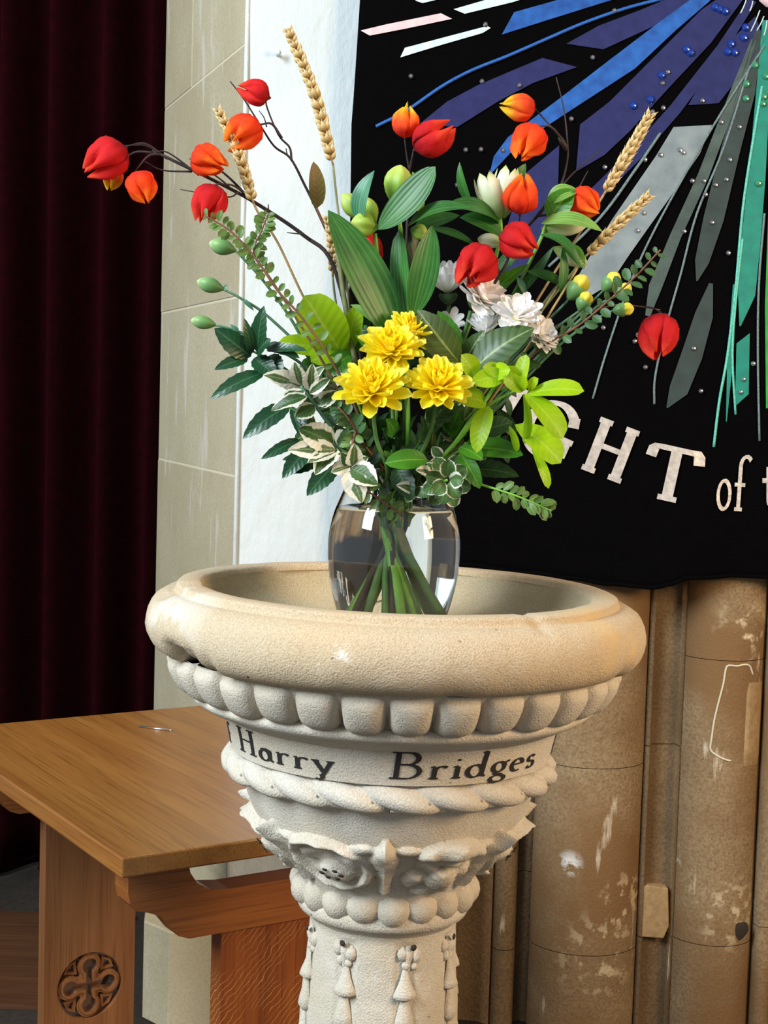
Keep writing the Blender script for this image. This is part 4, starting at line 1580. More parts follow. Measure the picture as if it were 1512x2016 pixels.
def stem(parent, pts, r, mat, root=True, a=None, name='stem', n=7):
    r0 = r[0] if hasattr(r, '__len__') else r
    P = rooted(pts, a, r0 < .0029) if root else catmull([px(*p) for p in pts], 5)
    r0, r1 = r if hasattr(r, '__len__') else (r, r)
    R = [r0 + (r1 - r0) * i / (len(P) - 1) for i in range(len(P))]
    if root and r0 >= .0029:
        R = [q * (1 + .5 * max(0, 1 - i / 9)) for i, q in enumerate(R)]
    V, F = tube(P, R, n)
    return mk(name, V, F, M[mat], parent)


def plant(name, label, cat, group=None):
    return thing(name, label, cat, (VX, Y0, ZB + .02), group)


def lathe_along(base, tip, wid, prof, n=12, rib=0.0, ribs=6, ref=None, crumple=0.0, bendv=None):
    """Body of revolution from base to tip; prof lists (t, relative half width)."""
    base, tip = Vector(base), Vector(tip)
    ax = tip - base; ln = ax.length; ax.normalize()
    s = (ref or Vector((0.3, -1, .2))); s = (s - ax * s.dot(ax)).normalized(); u = ax.cross(s)
    V, F, UV = [], [], []
    for (t, w) in prof:
        for k in range(n):
            a = 2 * PI * k / n
            r = wid / 2 * w * (1 + rib * math.cos(ribs * a))
            p = base + ax * (ln * t) + (s * math.cos(a) + u * math.sin(a)) * r
            if crumple: p += (s * math.cos(a) + u * math.sin(a)) * crumple * wid * noise.noise(p * 90)
            V.append(p); UV.append((t, k / n))
    q = len(prof)
    for i in range(q - 1):
        for k in range(n):
            F.append((i * n + k, i * n + (k + 1) % n, (i + 1) * n + (k + 1) % n, (i + 1) * n + k))
    return V, F, UV


BUDP = [(0, .16), (.05, .3), (.15, .55), (.3, .84), (.45, .99), (.6, 1.0), (.75, .86), (.87, .6), (.95, .34), (1, .06)]


def bud(parent, b, t, w, mat, Y, rib=.08, ribs=6, name='bud', Yt=None):
    V, F, UV = lathe_along(px(b[0], b[1], Y), px(t[0], t[1], Yt or Y), w * Y / FPX, BUDP, 24, rib, ribs)
    return mk(name, V, F, M[mat], parent, uv=UV)


LP = [(0, .10), (.05, .40), (.13, .72), (.24, .93), (.36, 1.02), (.48, 1.03), (.60, .98), (.71, .88), (.81, .72), (.90, .52), (.96, .36), (1, .22)]


def lantern(parent, c, R, d, mat, Y, open_=0.0, roll=0.0):
    """Papery seed case of five lapping, pointed sides: c its centre and R its half width in pixels,
    d the way its points look (right, down, towards the camera)."""
    R = R * Y / FPX
    ctr = px(c[0], c[1], Y)
    w = (CR * d[0] - CU * d[1] - _f * d[2]).normalized()
    s = w.orthogonal().normalized(); u = w.cross(s)
    V, F, UV = [], [], []
    seed = Vector((c[0] * .37, c[1] * .53, 0))
    np_, m = 5, 9
    rnd = random.Random(int(c[0] * 7 + c[1]))
    fl = [open_ + rnd.uniform(-.12, .12) for _ in range(np_)]
    lenk = [rnd.uniform(.92, 1.12) for _ in range(np_)]
    n = np_ * m
    for (t0, rw) in LP:
        for j in range(np_):
            for i in range(m):
                x = i / (m - 1)
                bell = math.sin(PI * x)
                t = t0 * (0.80 + 0.28 * bell ** 1.3) * (1 + (lenk[j] - 1) * t0)
                nar = 1 - .30 * t0 ** 5
                a = 2 * PI * (j + .5 + (x - .5) * nar * 1.06) / np_ + roll + .22 * t0
                r = R * (rw + fl[j] * t0 ** 3 * .7) * (0.89 + 0.11 * bell ** .6 + .10 * (x - .5) + .035 * math.exp(-((x - .5) / .07) ** 2))
                dirv = s * math.cos(a) + u * math.sin(a)
                p = ctr + w * (R * (-1.02 + 2.15 * t)) + dirv * r
                q = dirv * 2.6 + seed + w * t * 3.2
                p += dirv * (R * .11 * noise.noise(q)) + w * (R * .07 * noise.noise(q * 1.3 + Vector((9, 0, 0))))
                V.append(p); UV.append((t, x))
    for i in range(len(LP) - 1):
        for k in range(n):
            if i > 9 and k % m == m - 1: continue
            F.append((i * n + k, i * n + (k + 1) % n, (i + 1) * n + (k + 1) % n, (i + 1) * n + k))
    o = mk('lantern', V, F, M[mat], parent, uv=UV)
    st = ctr - w * R * 1.0
    V, F = tube([st - w * R * .18, st + w * R * .02], [R * .05, R * .14], 6)
    mk('stalk', V, F, M['twig'], o)
    return st - w * R * .15


def twig(parent, pts, r=(.0018, .0009), mat='twig', name='twig'):
    V, F = tube(catmull(pts, 5), [r[0] + (r[1] - r[0]) * i / (5 * (len(pts) - 1)) for i in range(5 * (len(pts) - 1) + 1)], 6)
    return mk(name, V, F, M[mat], parent)


# shared petals
def petal_mesh(name, mat, wid, curl, spoon, a=.7, b=.35):
    V, F, UV = [], [], []
    nu, nv = 8, 4
    tm = a / (a + b); mxv = tm ** a * (1 - tm) ** b
    for i in range(nu + 1):
        t = i / nu
        W = wid * .5 * (max(.18, (t ** a * (1 - t) ** b) / mxv) if 0 < t < 1 else (.22 if t == 0 else .25))
        for j in range(nv + 1):
            k = -1 + 2 * j / nv
            V.append((t, W * k, curl * t * t + spoon * W * k * k * 1.0))
            UV.append((t, j / nv))
    for i in range(nu):
        for j in range(nv):
            q = i * (nv + 1) + j
            F.append((q, q + nv + 1, q + nv + 2, q + 1))
    return mesh_only(name, V, F, M[mat], UV)


PET = {'y': [petal_mesh('petal', 'yellow', w, c, s) for w, c, s in ((.36, .14, .7), (.31, .24, .9), (.40, .05, .5))],
       'yc': [petal_mesh('petal', 'yellow_core', w, c, s) for w, c, s in ((.34, .20, .9), (.30, .30, 1.1))],
       'wn': [petal_mesh('petal', 'white', w, c, s) for w, c, s in ((.30, .16, .5), (.27, .10, .6))],
       'w': [petal_mesh('petal', 'white', w, c, s) for w, c, s in ((.42, .10, .4), (.38, .18, .5), (.46, -.04, .3))]}


def bloom(parent, c, R, nrm, Y, kind='y', layers=None, core=True, calyx=True):
    """A chrysanthemum head: every petal its own object."""
    R = R * Y / FPX
    ctr = px(c[0], c[1], Y)
    n = Vector(nrm).normalized()
    s = n.orthogonal().normalized(); u = n.cross(s)
    layers = layers or [(15, 1.0, 4, 0), (15, .95, 16, 0), (14, .84, 32, 0), (12, .68, 48, 1), (11, .52, 62, 1), (8, .38, 76, 1)]
    for li, (num, ln, el, kk) in enumerate(layers):
        for k in range(num):
            a = 2 * PI * (k + (li % 2) * .5 + random.uniform(-.18, .18)) / num
            e = math.radians(el + random.uniform(-8, 8))
            rad = s * math.cos(a) + u * math.sin(a)
            d = rad * math.cos(e) + n * math.sin(e)
            up = n * math.cos(e) - rad * math.sin(e)
            key = kind + ('c' if kk and kind == 'y' else 'n' if kk else '')
            me = random.choice(PET[key])
            l = R * ln * random.uniform(.88, 1.08)
            Mx = frame(d, up, ctr + n * (li * R * .035) + rad * R * .04) @ Matrix.Rotation(random.uniform(-.25, .25), 4, 'X') @ Matrix.Diagonal((l, l * random.uniform(.9, 1.15), l, 1))
            inst('petal', me, Mx, parent)
    if calyx:
        V, F, UV = lathe_along(ctr - n * R * .34, ctr + n * R * .04, R * .62, [(0, .25), (.3, .75), (.7, 1), (1, .8)], 12)
        mk('calyx', V, F, M['calyx'], parent)
    if core:
        V, F, UV = lathe_along(ctr - n * R * .02, ctr + n * R * .22, R * .5, [(0, 1), (.4, .9), (.8, .5), (1, .05)], 12)
        mk('flower_centre', V, F, M['yellow_core' if kind == 'y' else 'daisy_core'], parent, uv=UV)
    return ctr


def spike_mesh():
    V, F, UV = lathe_along((0, 0, 0), (1, 0, 0), .46, [(0, .25), (.16, .8), (.34, 1), (.52, .84), (.68, .48), (.80, .16), (1, .03)], 8, 0, 6)
    return mesh_only('grain', V, F, M['wheat'], UV)


GRAIN = spike_mesh()


def wheat(label, tip, base, Y, stem_pts, n=22, L_=26, stem_mat='stem_straw', seed=0, Yt=None):
    rnd = random.Random(seed)
    p = plant('wheat_stalk', label, 'wheat', 'wheat ears in the arrangement')
    Yt = Yt or Y
    mid = ((tip[0] + base[0]) / 2 + (base[1] - tip[1]) * .03, (tip[1] + base[1]) / 2 - 6)
    P = catmull([px(base[0], base[1], Y), px(mid[0], mid[1], (Y + Yt) / 2), px(tip[0], tip[1], Yt)], n)
    V, F = tube(P[::3] + [P[-1]], [.0016, .0010], 6); mk('spike_axis', V, F, M['stem_straw'], p)
    view = Vector((0, -1, 0))
    ln = L_ * .74 * Y / FPX
    for i in range(2, len(P) - 1, 1):
        if i % 2: continue
        ax = (P[i + 1] - P[i - 1]).normalized()
        sd = ax.cross(view).normalized()
        t = i / len(P)
        sc = ln * (.80 + .45 * math.sin(PI * min(1, .22 + t * .75))) * rnd.uniform(.9, 1.12)
        row = (i // 2) % 2
        for q, off in enumerate((1, -1, 0)) if True else ():
            if off == 0:
                d = ax * .93 + view * .42 + sd * rnd.uniform(-.25, .25)
            else:
                d = ax * .88 + sd * off * (.46 if row else .34) + view * (.12 if row else .3)
            if off == 0 and row: continue
            inst('grain', GRAIN, frame(d, view, P[i] + sd * off * sc * .10 + view * sc * (.12 if off == 0 else .05)) @ Matrix.Diagonal((sc, sc, sc * .8, 1)), p)
    stem(p, stem_pts[::-1] + [(base[0], base[1], Y)], (.0017, .0015), stem_mat)
    return p


def small_mesh(mat, w=.62):
    V, F, UV = blade((0, 0, 0), (1, 0, 0), w, (0, 0, 1), .06, .25, .5, .5, 6, 4)
    return mesh_only('leaf', V, F, M[mat], UV)


SMALL = {'a': small_mesh('leaf_small'), 'd': small_mesh('leaf_smalld'), 'n': small_mesh('leaf_smalld', .38)}


def sprig(name, label, path, num, size, key='a', stem_mat='stem_red', root=True, r=(.0020, .0011), t0=.0, spread=70, seed=1, group='small-leaved sprigs', cat='foliage'):
    """A twig with paired little leaves; path in pixels, foot first."""
    rnd = random.Random(seed)
    p = plant(name, label, cat, group)
    if root: stem(p, path, r, stem_mat)
    else: stem(p, path, r, stem_mat, root=False)
    P = catmull([px(*q) for q in path], 12)
    for i in range(num):
        t = t0 + (1 - t0) * (i + .5) / num
        k = min(int(t * (len(P) - 1)), len(P) - 2)
        pos = P[k].lerp(P[k + 1], t * (len(P) - 1) - k)
        ax = (P[k + 1] - P[k]).normalized()
        for sgn in (-1, 1):
            view = Vector((rnd.uniform(-.5, .5), -1, rnd.uniform(-.2, .7)))
            sd = ax.cross(view).normalized()
            an = math.radians(spread + rnd.uniform(-16, 16))
            d = ax * math.cos(an) + sd * (sgn * math.sin(an)) + Vector((0, rnd.uniform(-.5, .3), 0))
            l = size * pos.y / FPX * rnd.uniform(.75, 1.2) * (1 - .35 * (t > .92))
            inst('leaf', SMALL[key], frame(d, view, pos + d.normalized() * l * .12) @ Matrix.Diagonal((l, l, l, 1)), p)
    return p


def trumpet(parent, b, t, w, mat, Y):
    """Half-open lily bud: six lapping pointed petals round one axis."""
    B, T = px(b[0], b[1], Y), px(t[0], t[1], Y)
    ax = (T - B).normalized(); ln = (T - B).length
    s = Vector((0.2, -1, .1)); s = (s - ax * s.dot(ax)).normalized(); u = ax.cross(s)
    hw = w * Y / FPX / 2
    for k in range(6):
        a = 2 * PI * k / 6 + .3
        d = s * math.cos(a) + u * math.sin(a)
        V, F, UV = blade(B + d * hw * .12, B + ax * ln * (1 if k % 2 else .95) + d * hw * (.55 if k % 2 else .8), hw * 1.05, d, .16, -.35, .55, .45, 9, 4)
        mk('petal', V, F, M[mat], parent, uv=UV)

# ================================================================== the arrangement
# ---- lantern branches
GP = 'orange and red lantern branches'
p = plant('lantern_branch', 'dark twig reaching towards the maroon curtain with red and orange papery lanterns', 'lantern branch', GP)
main = [(735, 900, 1.95), (700, 700, 1.95), (655, 520, 1.95), (600, 465, 1.95), (520, 410, 1.94), (450, 370, 1.93), (345, 318, 1.92), (300, 296, 1.92)]
stem(p, main, (.0034, .0018), 'twig')
s1 = lantern(p, (214, 312), 39, (-.75, .55, .15), 'phys_red', 1.90, .05)
s2 = lantern(p, (222, 348), 20, (-.2, 1, .2), 'phys_gold', 1.925, .15, .5)
s3 = lantern(p, (278, 366), 29, (.35, .95, .1), 'phys_orange', 1.90, -.05, .4)
s4 = lantern(p, (407, 316), 31, (.75, .35, .35), 'phys_orange', 1.91, .0, .3)
s5 = lantern(p, (414, 396), 33, (-.35, .95, .15), 'phys_red', 1.90, .12, .9)
for s, k in ((s1, (318, 304, 1.92)), (s3, (318, 304, 1.92)), (s2, (300, 300, 1.92)), (s4, (500, 400, 1.94)), (s5, (498, 398, 1.94))):
    e = px(*k)
    twig(p, [e, e.lerp(s, .5) + Vector((0, 0, .008)), s])
for a, b, c in (((330, 313), (290, 288), (262, 286)), ((392, 345), (330, 300), (300, 302)), ((378, 338), (320, 335), (285, 318)), ((455, 372), (430, 350), (372, 312)),
                ((470, 378), (445, 388), (355, 373)), ((545, 428), (530, 415), (528, 402)), ((612, 472), (596, 462), (565, 458))):
    twig(p, [px(a[0], a[1], 1.925), px(b[0], b[1], 1.92), px(c[0], c[1], 1.915)], (.0014, .0006))

p = plant('lantern_branch', 'upright dark twig with an orange and a red lantern against the white wall', 'lantern branch', GP)
stem(p, [(740, 900, 1.97), (700, 640, 1.97), (660, 490, 1.97), (640, 448, 1.97), (620, 405, 1.97), (600, 365, 1.97), (572, 312, 1.96), (540, 288, 1.96), (512, 246, 1.96), (480, 195, 1.96), (453, 160, 1.96)], (.0030, .0008), 'twig')
s1 = lantern(p, (505, 183), 25, (-.85, -.25, .2), 'phys_red', 1.95, -.05)
s2 = lantern(p, (482, 260), 34, (-.55, .6, .4), 'phys_orange', 1.94, .05, .6)
e = px(574, 316, 1.96)
twig(p, [e, px(570, 290, 1.96), px(548, 265, 1.955), px(524, 205, 1.95), s1]); twig(p, [px(555, 272, 1.955), px(535, 244, 1.95), px(512, 245, 1.945), s2])
twig(p, [px(525, 250, 1.96), px(520, 232, 1.96), px(510, 218, 1.96)], (.0011, .0005)); twig(p, [px(572, 312, 1.96), px(566, 305, 1.96), px(563, 292, 1.96)], (.0013, .0007))
leaf(p, (624, 410), (617, 318), 36, 'leaf_brown', 1.965, 1.955, (.5, -1, .2), a=.5, b=.7, bend=.05)
stem(p, [(624, 410, 1.965), (632, 430, 1.968), (640, 448, 1.97)], (.0012, .0016), 'stem_red', root=False, name='leaf_stalk')

p = plant('lantern_branch', 'twig rising behind the green buds with a gold-tipped and a deep red lantern', 'lantern branch', GP)
stem(p, [(780, 900, 2.03), (795, 600, 2.03), (803, 400, 2.03), (806, 330, 2.03)], (.0026, .0014), 'twig')
s1 = lantern(p, (800, 242), 27, (.1, -1, .15), 'phys_gold', 2.02, .0, .2)
s2 = lantern(p, (847, 274), 35, (.75, -.45, .3), 'phys_red', 2.01, .15, .7)
twig(p, [px(806, 335, 2.03), px(800, 300, 2.025), s1]); twig(p, [px(806, 335, 2.03), px(812, 308, 2.02), s2])

p = plant('lantern_branch', 'tall forked twig with four orange lanterns in front of the blue rays', 'lantern branch', GP)
stem(p, [(850, 900, 2.0), (930, 620, 2.0), (1000, 490, 2.0), (1052, 432, 2.0), (1100, 372, 2.0), (1116, 320, 2.0), (1117, 280, 2.0), (1110, 215, 2.0), (1095, 152, 2.0)], (.0030, .0007), 'twig')
s1 = lantern(p, (1025, 212), 27, (-1, -.1, .15), 'phys_gold', 1.99)
s2 = lantern(p, (1042, 277), 34, (-.35, .75, .4), 'phys_orange', 1.98, .05, .5)
s3 = lantern(p, (1027, 386), 34, (.05, -.9, .35), 'phys_orange', 1.93, .0, .3)
s4 = lantern(p, (1150, 398), 30, (.55, .5, .45), 'phys_orange', 1.96, -.1, .8)
e = px(1117, 292, 2.0)
twig(p, [e, px(1108, 275, 1.995), px(1090, 255, 1.99), s1]); twig(p, [px(1112, 282, 1.996), px(1085, 250, 1.985), s2])
V, F = tube([px(1116, 296, 1.999), px(1106, 278, 1.995), px(1100, 270, 1.994)], [.0022, .0034, .0018], 7); mk('node', V, F, M['twig'], p)
twig(p, [px(1010, 480, 1.99), px(1020, 450, 1.96), s3]); twig(p, [px(1060, 425, 1.99), px(1090, 420, 1.975), px(1115, 400, 1.965), s4])
for a, b, c in (((1070, 408), (1130, 340), (1182, 296)), ((1080, 400), (1130, 380), (1158, 336)), ((1060, 425), (1110, 362), (1128, 340)), ((1055, 430), (1100, 375), (1112, 345)), ((1040, 445), (1080, 392), (1094, 362))):
    twig(p, [px(a[0], a[1], 1.998), px(b[0], b[1], 1.996), px(c[0], c[1], 1.994)], (.0017, .0006))

p = plant('lantern_branch', 'short twig carrying two crumpled crimson lanterns above the white blooms', 'lantern branch', GP)
stem(p, [(830, 900, 1.93), (900, 680, 1.92), (985, 540, 1.90), (1002, 505, 1.90)], (.0028, .0016), 'twig')
s1 = lantern(p, (1018, 474), 35, (.7, .5, .5), 'phys_red', 1.88, .18, .2)
s2 = lantern(p, (940, 520), 39, (-.45, .7, .5), 'phys_red', 1.87, .2, .6)
twig(p, [px(1000, 510, 1.90), px(990, 480, 1.90), s1]); twig(p, [px(985, 540, 1.90), px(965, 500, 1.895), s2])

p = plant('lantern_branch', 'low arching twig with a single crimson lantern over the black velvet', 'lantern branch', GP)
stem(p, [(850, 920, 1.96), (960, 740, 1.95), (1080, 650, 1.94), (1190, 605, 1.93), (1245, 602, 1.92), (1300, 610, 1.91)], (.0020, .0007), 'stem_red')
s1 = lantern(p, (1298, 655), 38, (-.1, .95, .3), 'phys_red', 1.90, .08, .3)
twig(p, [px(1265, 603, 1.917), px(1285, 606, 1.91), s1], (.0010, .0009))

p = plant('lantern_branch', 'twig with two red lanterns half hidden behind the striped leaves', 'lantern branch', GP)
stem(p, [(770, 900, 2.0), (765, 700, 2.0), (755, 600, 2.0), (748, 540, 2.0)], (.0024, .0014), 'twig')
s1 = lantern(p, (724, 494), 29, (-.3, -.7, .5), 'phys_red', 2.0, .1)
s2 = lantern(p, (772, 588), 29, (.3, -.6, .6), 'phys_red', 1.99, .1, .4)
twig(p, [px(748, 545, 2.0), px(738, 530, 2.0), s1]); twig(p, [px(756, 610, 2.0), px(764, 612, 2.0), s2])

# ---- wheat
wheat('tallest wheat ear, standing against the white wall at the top', (566, 56), (656, 326), 1.97, [(664, 400, 1.97), (680, 520, 1.97), (690, 640, 1.96), (705, 760, 1.95), (745, 900, 1.94)], 26, 27, 'stem_grey', 1)
wheat('wheat ear leaning past the orange lantern on the stone pier', (428, 214), (500, 402), 1.93, [(512, 425, 1.93), (548, 480, 1.94), (600, 590, 1.95), (690, 760, 1.95), (740, 900, 1.95)], 22, 24, 'stem_straw', 2)
wheat('upper of the two wheat ears crossing the grey banner strip', (1281, 224), (1188, 384), 1.99, [(1160, 430, 1.99), (1080, 555, 1.98), (985, 710, 1.96), (870, 900, 1.94)], 22, 26, 'stem_straw', 3)
wheat('lower of the two wheat ears crossing the grey banner strip', (1279, 384), (1152, 506), 1.96, [(1120, 545, 1.96), (1060, 620, 1.95), (970, 730, 1.94), (860, 910, 1.93)], 20, 24, 'stem_grey', 4)
wheat('short wheat ear peeping out beside the broad striped leaf', (643, 425), (655, 545), 1.955, [(662, 600, 1.955), (690, 740, 1.95), (745, 910, 1.94)], 12, 20, 'stem_grey', 5)
for i, (a, b) in enumerate((((1120, 530), (955, 770)), ((1142, 520), (985, 760)), ((1098, 560), (930, 770)))):
    q = plant('bare_stalk', ['thin grey-green stalk crossing the white blooms', 'outermost of the thin straw stalks beside the white blooms', 'innermost thin straw stalk leaning over the grey-green leaf'][i], 'stalk', 'bare straw stalks')
    stem(q, [(860 + 10 * i, 920, 1.93), (b[0], b[1], 1.88), ((a[0] + b[0]) / 2 + 4, (a[1] + b[1]) / 2, 1.89), (a[0], a[1], 1.92)], (.0020, .0014), 'stem_grey' if i != 1 else 'stem_straw')
q = plant('bare_stalk', 'thick brownish stalk rising behind the broad striped leaf', 'stalk', 'bare straw stalks')
stem(q, [(745, 900, 1.93), (708, 760, 1.92), (686, 640, 1.92), (668, 520, 1.93), (660, 440, 1.93)], (.0044, .0030), 'stem_grey')

# ---- striped-leaf lilies in bud
p = plant('lily_stem', 'green stem with round green buds and one broad striped leaf beside the white wall', 'lily stem', 'budded lily stems')
stem(p, [(775, 900, 1.90), (782, 720, 1.89), (768, 640, 1.89), (748, 540, 1.89), (738, 460, 1.89)], (.0040, .0026), 'stem_green')
bud(p, (744, 448), (690, 440), 46, 'bud_green', 1.88, .15, 5)
bud(p, (716, 432), (674, 382), 38, 'bud_green', 1.90, .13, 5)
bud(p, (738, 440), (716, 388), 34, 'bud_green', 1.905, .06, 6)
leaf(p, (708, 438), (737, 336), 42, 'leaf_alst_blue', 1.885, 1.87, (-.7, -1, .2), bend=.16, a=.5, b=.8)
leaf(p, (776, 662), (646, 414), 92, 'leaf_alst', 1.88, 1.86, (.35, -1, .35), bend=.05, fold=.18, a=.55, b=.75, nu=14)
leaf(p, (768, 655), (690, 600), 30, 'leaf_alst_pale', 1.89, 1.90, (.2, -1, .8))
leaf(p, (776, 720), (700, 660), 44, 'leaf_mid', 1.90, 1.90, (.1, -1, .6))

p = plant('lily_stem', 'green stem topped by one fat upright green bud and striped leaves', 'lily stem', 'budded lily stems')
stem(p, [(800, 900, 1.91), (800, 720, 1.90), (797, 600, 1.90), (792, 480, 1.90), (780, 398, 1.90)], (.0040, .0026), 'stem_green', a=5.0)
bud(p, (776, 402), (789, 325), 54, 'bud_green', 1.90, .14, 5)
leaf(p, (745, 452), (857, 328), 66, 'leaf_alst', 1.87, 1.86, (-.45, -1, .25), bend=-.06, fold=.15, a=.7, b=.65, nu=14)
leaf(p, (826, 420), (812, 338), 26, 'leaf_alst_pale', 1.90, 1.90, (.3, -1, .2), fold=.3)
leaf(p, (802, 446), (928, 410), 44, 'leaf_alst', 1.88, 1.85, (.1, -1, 1.1), bend=.14)
leaf(p, (815, 450), (905, 424), 34, 'leaf_alst', 1.90, 1.90, (0, -1, .6), bend=.05)
leaf(p, (800, 645), (786, 452), 46, 'leaf_alst', 1.89, 1.89, (-.7, -1, .1), bend=.03, a=.45, b=.5)
leaf(p, (806, 645), (812, 450), 44, 'leaf_deep', 1.90, 1.90, (.8, -1, .1), bend=.03, a=.45, b=.5)
leaf(p, (812, 622), (851, 444), 58, 'leaf_alst', 1.875, 1.87, (.25, -1, .15), bend=.07, a=.65, b=.75, nu=14)
bud(p, (808, 452), (842, 462), 30, 'bud_green', 1.885, .1, 5)
leaf(p, (850, 450), (938, 485), 18, 'leaf_alst', 1.93, 1.93, (0, -1, .6), bend=.12)

p = plant('lily_stem', 'green stem ending in two creamy white half-open buds', 'lily stem', 'budded lily stems')
stem(p, [(840, 900, 1.95), (900, 700, 1.95), (960, 560, 1.95), (984, 470, 1.95), (985, 425, 1.95)], (.0034, .0024), 'stem_green')
trumpet(p, (986, 430), (950, 340), 50, 'bud_pale', 1.945)
trumpet(p, (990, 430), (1003, 328), 56, 'bud_pale', 1.95)
bud(p, (992, 480), (940, 470), 28, 'bud_pale', 1.92, .1, 5)
leaf(p, (928, 402), (905, 319), 22, 'leaf_alst', 1.94, 1.93, (-.8, -1, .1), bend=.12, fold=.4)
leaf(p, (984, 440), (872, 408), 52, 'leaf_alst', 1.94, 1.90, (0, -1, 1), bend=.15)
leaf(p, (940, 412), (925, 402), 24, 'leaf_alst', 1.93, 1.93)
leaf(p, (988, 462), (905, 428), 46, 'leaf_alst', 1.94, 1.92, (.1, -1, .7), bend=.12)
leaf(p, (1005, 365), (1035, 322), 22, 'leaf_alst', 1.96, 1.96, (.5, -1, .2))
leaf(p, (985, 440), (945, 398), 30, 'leaf_alst_pale', 1.955, 1.955)
leaf(p, (960, 560), (1050, 470), 30, 'leaf_alst', 1.93, 1.92, (-.3, -1, .4))
leaf(p, (930, 620), (1040, 520), 34, 'leaf_mid', 1.94, 1.93, (-.3, -1, .4))

p = plant('lily_stem', 'green stem with curling pale leaves and a green bud beside the rightmost orange lantern', 'lily stem', 'budded lily stems')
stem(p, [(855, 900, 1.96), (940, 700, 1.95), (1010, 580, 1.94), (1060, 480, 1.94), (1075, 440, 1.94)], (.0030, .0020), 'stem_green')
leaf(p, (1065, 440), (1186, 456), 40, 'leaf_alst_pale', 1.94, 1.92, (0, -1, .9), bend=.16, nu=12)
bud(p, (1066, 452), (1160, 438), 36, 'bud_pale', 1.945, .1, 4)
leaf(p, (1080, 432), (1128, 372), 52, 'leaf_mid', 1.95, 1.95, (-.2, -1, .2), bend=.1)
leaf(p, (1078, 400), (1140, 376), 40, 'leaf_alst_pale', 1.955, 1.955, (.2, -1, .8), bend=.2)
leaf(p, (1062, 462), (1142, 528), 28, 'leaf_alst', 1.92, 1.91, (.5, -1, .8), bend=.22, nu=12)
leaf(p, (1110, 482), (1150, 530), 34, 'leaf_mid', 1.92, 1.915, (.6, -1, .1), bend=.14)
bud(p, (1090, 488), (1156, 520), 34, 'bud_pale', 1.925, .1, 4)
leaf(p, (1104, 580), (1108, 486), 22, 'leaf_alst', 1.91, 1.91, (.5, -1, .1), bend=.06)
leaf(p, (1110, 560), (1036, 534), 24, 'leaf_alst', 1.925, 1.925, (0, -1, .6), bend=.1)
leaf(p, (1010, 590), (1090, 485), 22, 'leaf_alst', 1.93, 1.93, (-.4, -1, .4), bend=-.06)
leaf(p, (1018, 545), (1036, 584), 14, 'leaf_alst_blue', 1.93, 1.93)
leaf(p, (985, 580), (950, 660), 24, 'leaf_mid', 1.95, 1.95)

# ---- carnation buds
GC = 'carnation stems in tight bud'


def carn(label, path, b, t, w, Y, tip=False, extra=()):
    p = plant('carnation_stem', label, 'carnation bud', GC)
    stem(p, path + [(b[0], b[1], Y)], (.0026, .0014), 'stem_blue')
    bud(p, b, t, w, 'bud_blue', Y, .03, 4)
    if tip:
        d = ((t[0] - b[0]), (t[1] - b[1]))
        bud(p, (b[0] + d[0] * .42, b[1] + d[1] * .42), (t[0] + d[0] * .24, t[1] + d[1] * .24), w * .88, 'bud_yellow', Y - .002, .12, 5, name='petal_tip')
    for (x, y, x2, y2) in extra:
        leaf(p, (x, y), (x2, y2), 9, 'leaf_alst_blue', Y, Y, bend=.1, a=.4, b=.9)
    return p


carn('uppermost closed carnation bud on the stone pier side', [(735, 900, 1.93), (640, 760, 1.92), (580, 640, 1.92), (520, 555, 1.91), (475, 505, 1.90)], (464, 494), (412, 478), 32, 1.90, False, ((520, 550, 488, 520), (480, 510, 470, 480)))
carn('middle closed carnation bud on the stone pier side', [(735, 905, 1.92), (620, 720, 1.91), (530, 625, 1.90), (470, 585, 1.89)], (440, 570), (388, 553), 30, 1.89, False, ((480, 590, 500, 612), (440, 572, 448, 560)))
carn('lowest closed carnation bud, just above the dark glossy leaves', [(740, 910, 1.91), (620, 740, 1.90), (520, 675, 1.89), (455, 648, 1.88)], (425, 640), (376, 630), 26, 1.88, False, ((470, 652, 452, 638),))
carn('largest yellow-tipped carnation bud beside the wheat', [(850, 900, 1.94), (960, 760, 1.93), (1060, 650, 1.92), (1110, 600, 1.91)], (1118, 590), (1148, 552), 38, 1.91, True)
carn('yellow-tipped carnation bud nearest the tip of the small-leaved sprig', [(850, 905, 1.93), (980, 780, 1.93), (1100, 660, 1.92), (1170, 590, 1.91)], (1186, 574), (1212, 545), 32, 1.905, True)
carn('small yellow-tipped carnation bud under the largest one', [(850, 905, 1.92), (970, 780, 1.91), (1080, 660, 1.90)], (1140, 612), (1156, 582), 30, 1.90, True)
carn('yellow-tipped carnation bud pointing towards the grey rays', [(855, 905, 1.92), (980, 790, 1.91), (1120, 650, 1.90), (1180, 600, 1.90)], (1210, 584), (1236, 566), 26, 1.895, True)
carn('yellow-tipped carnation bud closest to the single crimson lantern', [(855, 910, 1.92), (980, 800, 1.91), (1100, 680, 1.90), (1180, 625, 1.90)], (1206, 612), (1240, 608), 27, 1.89, True)

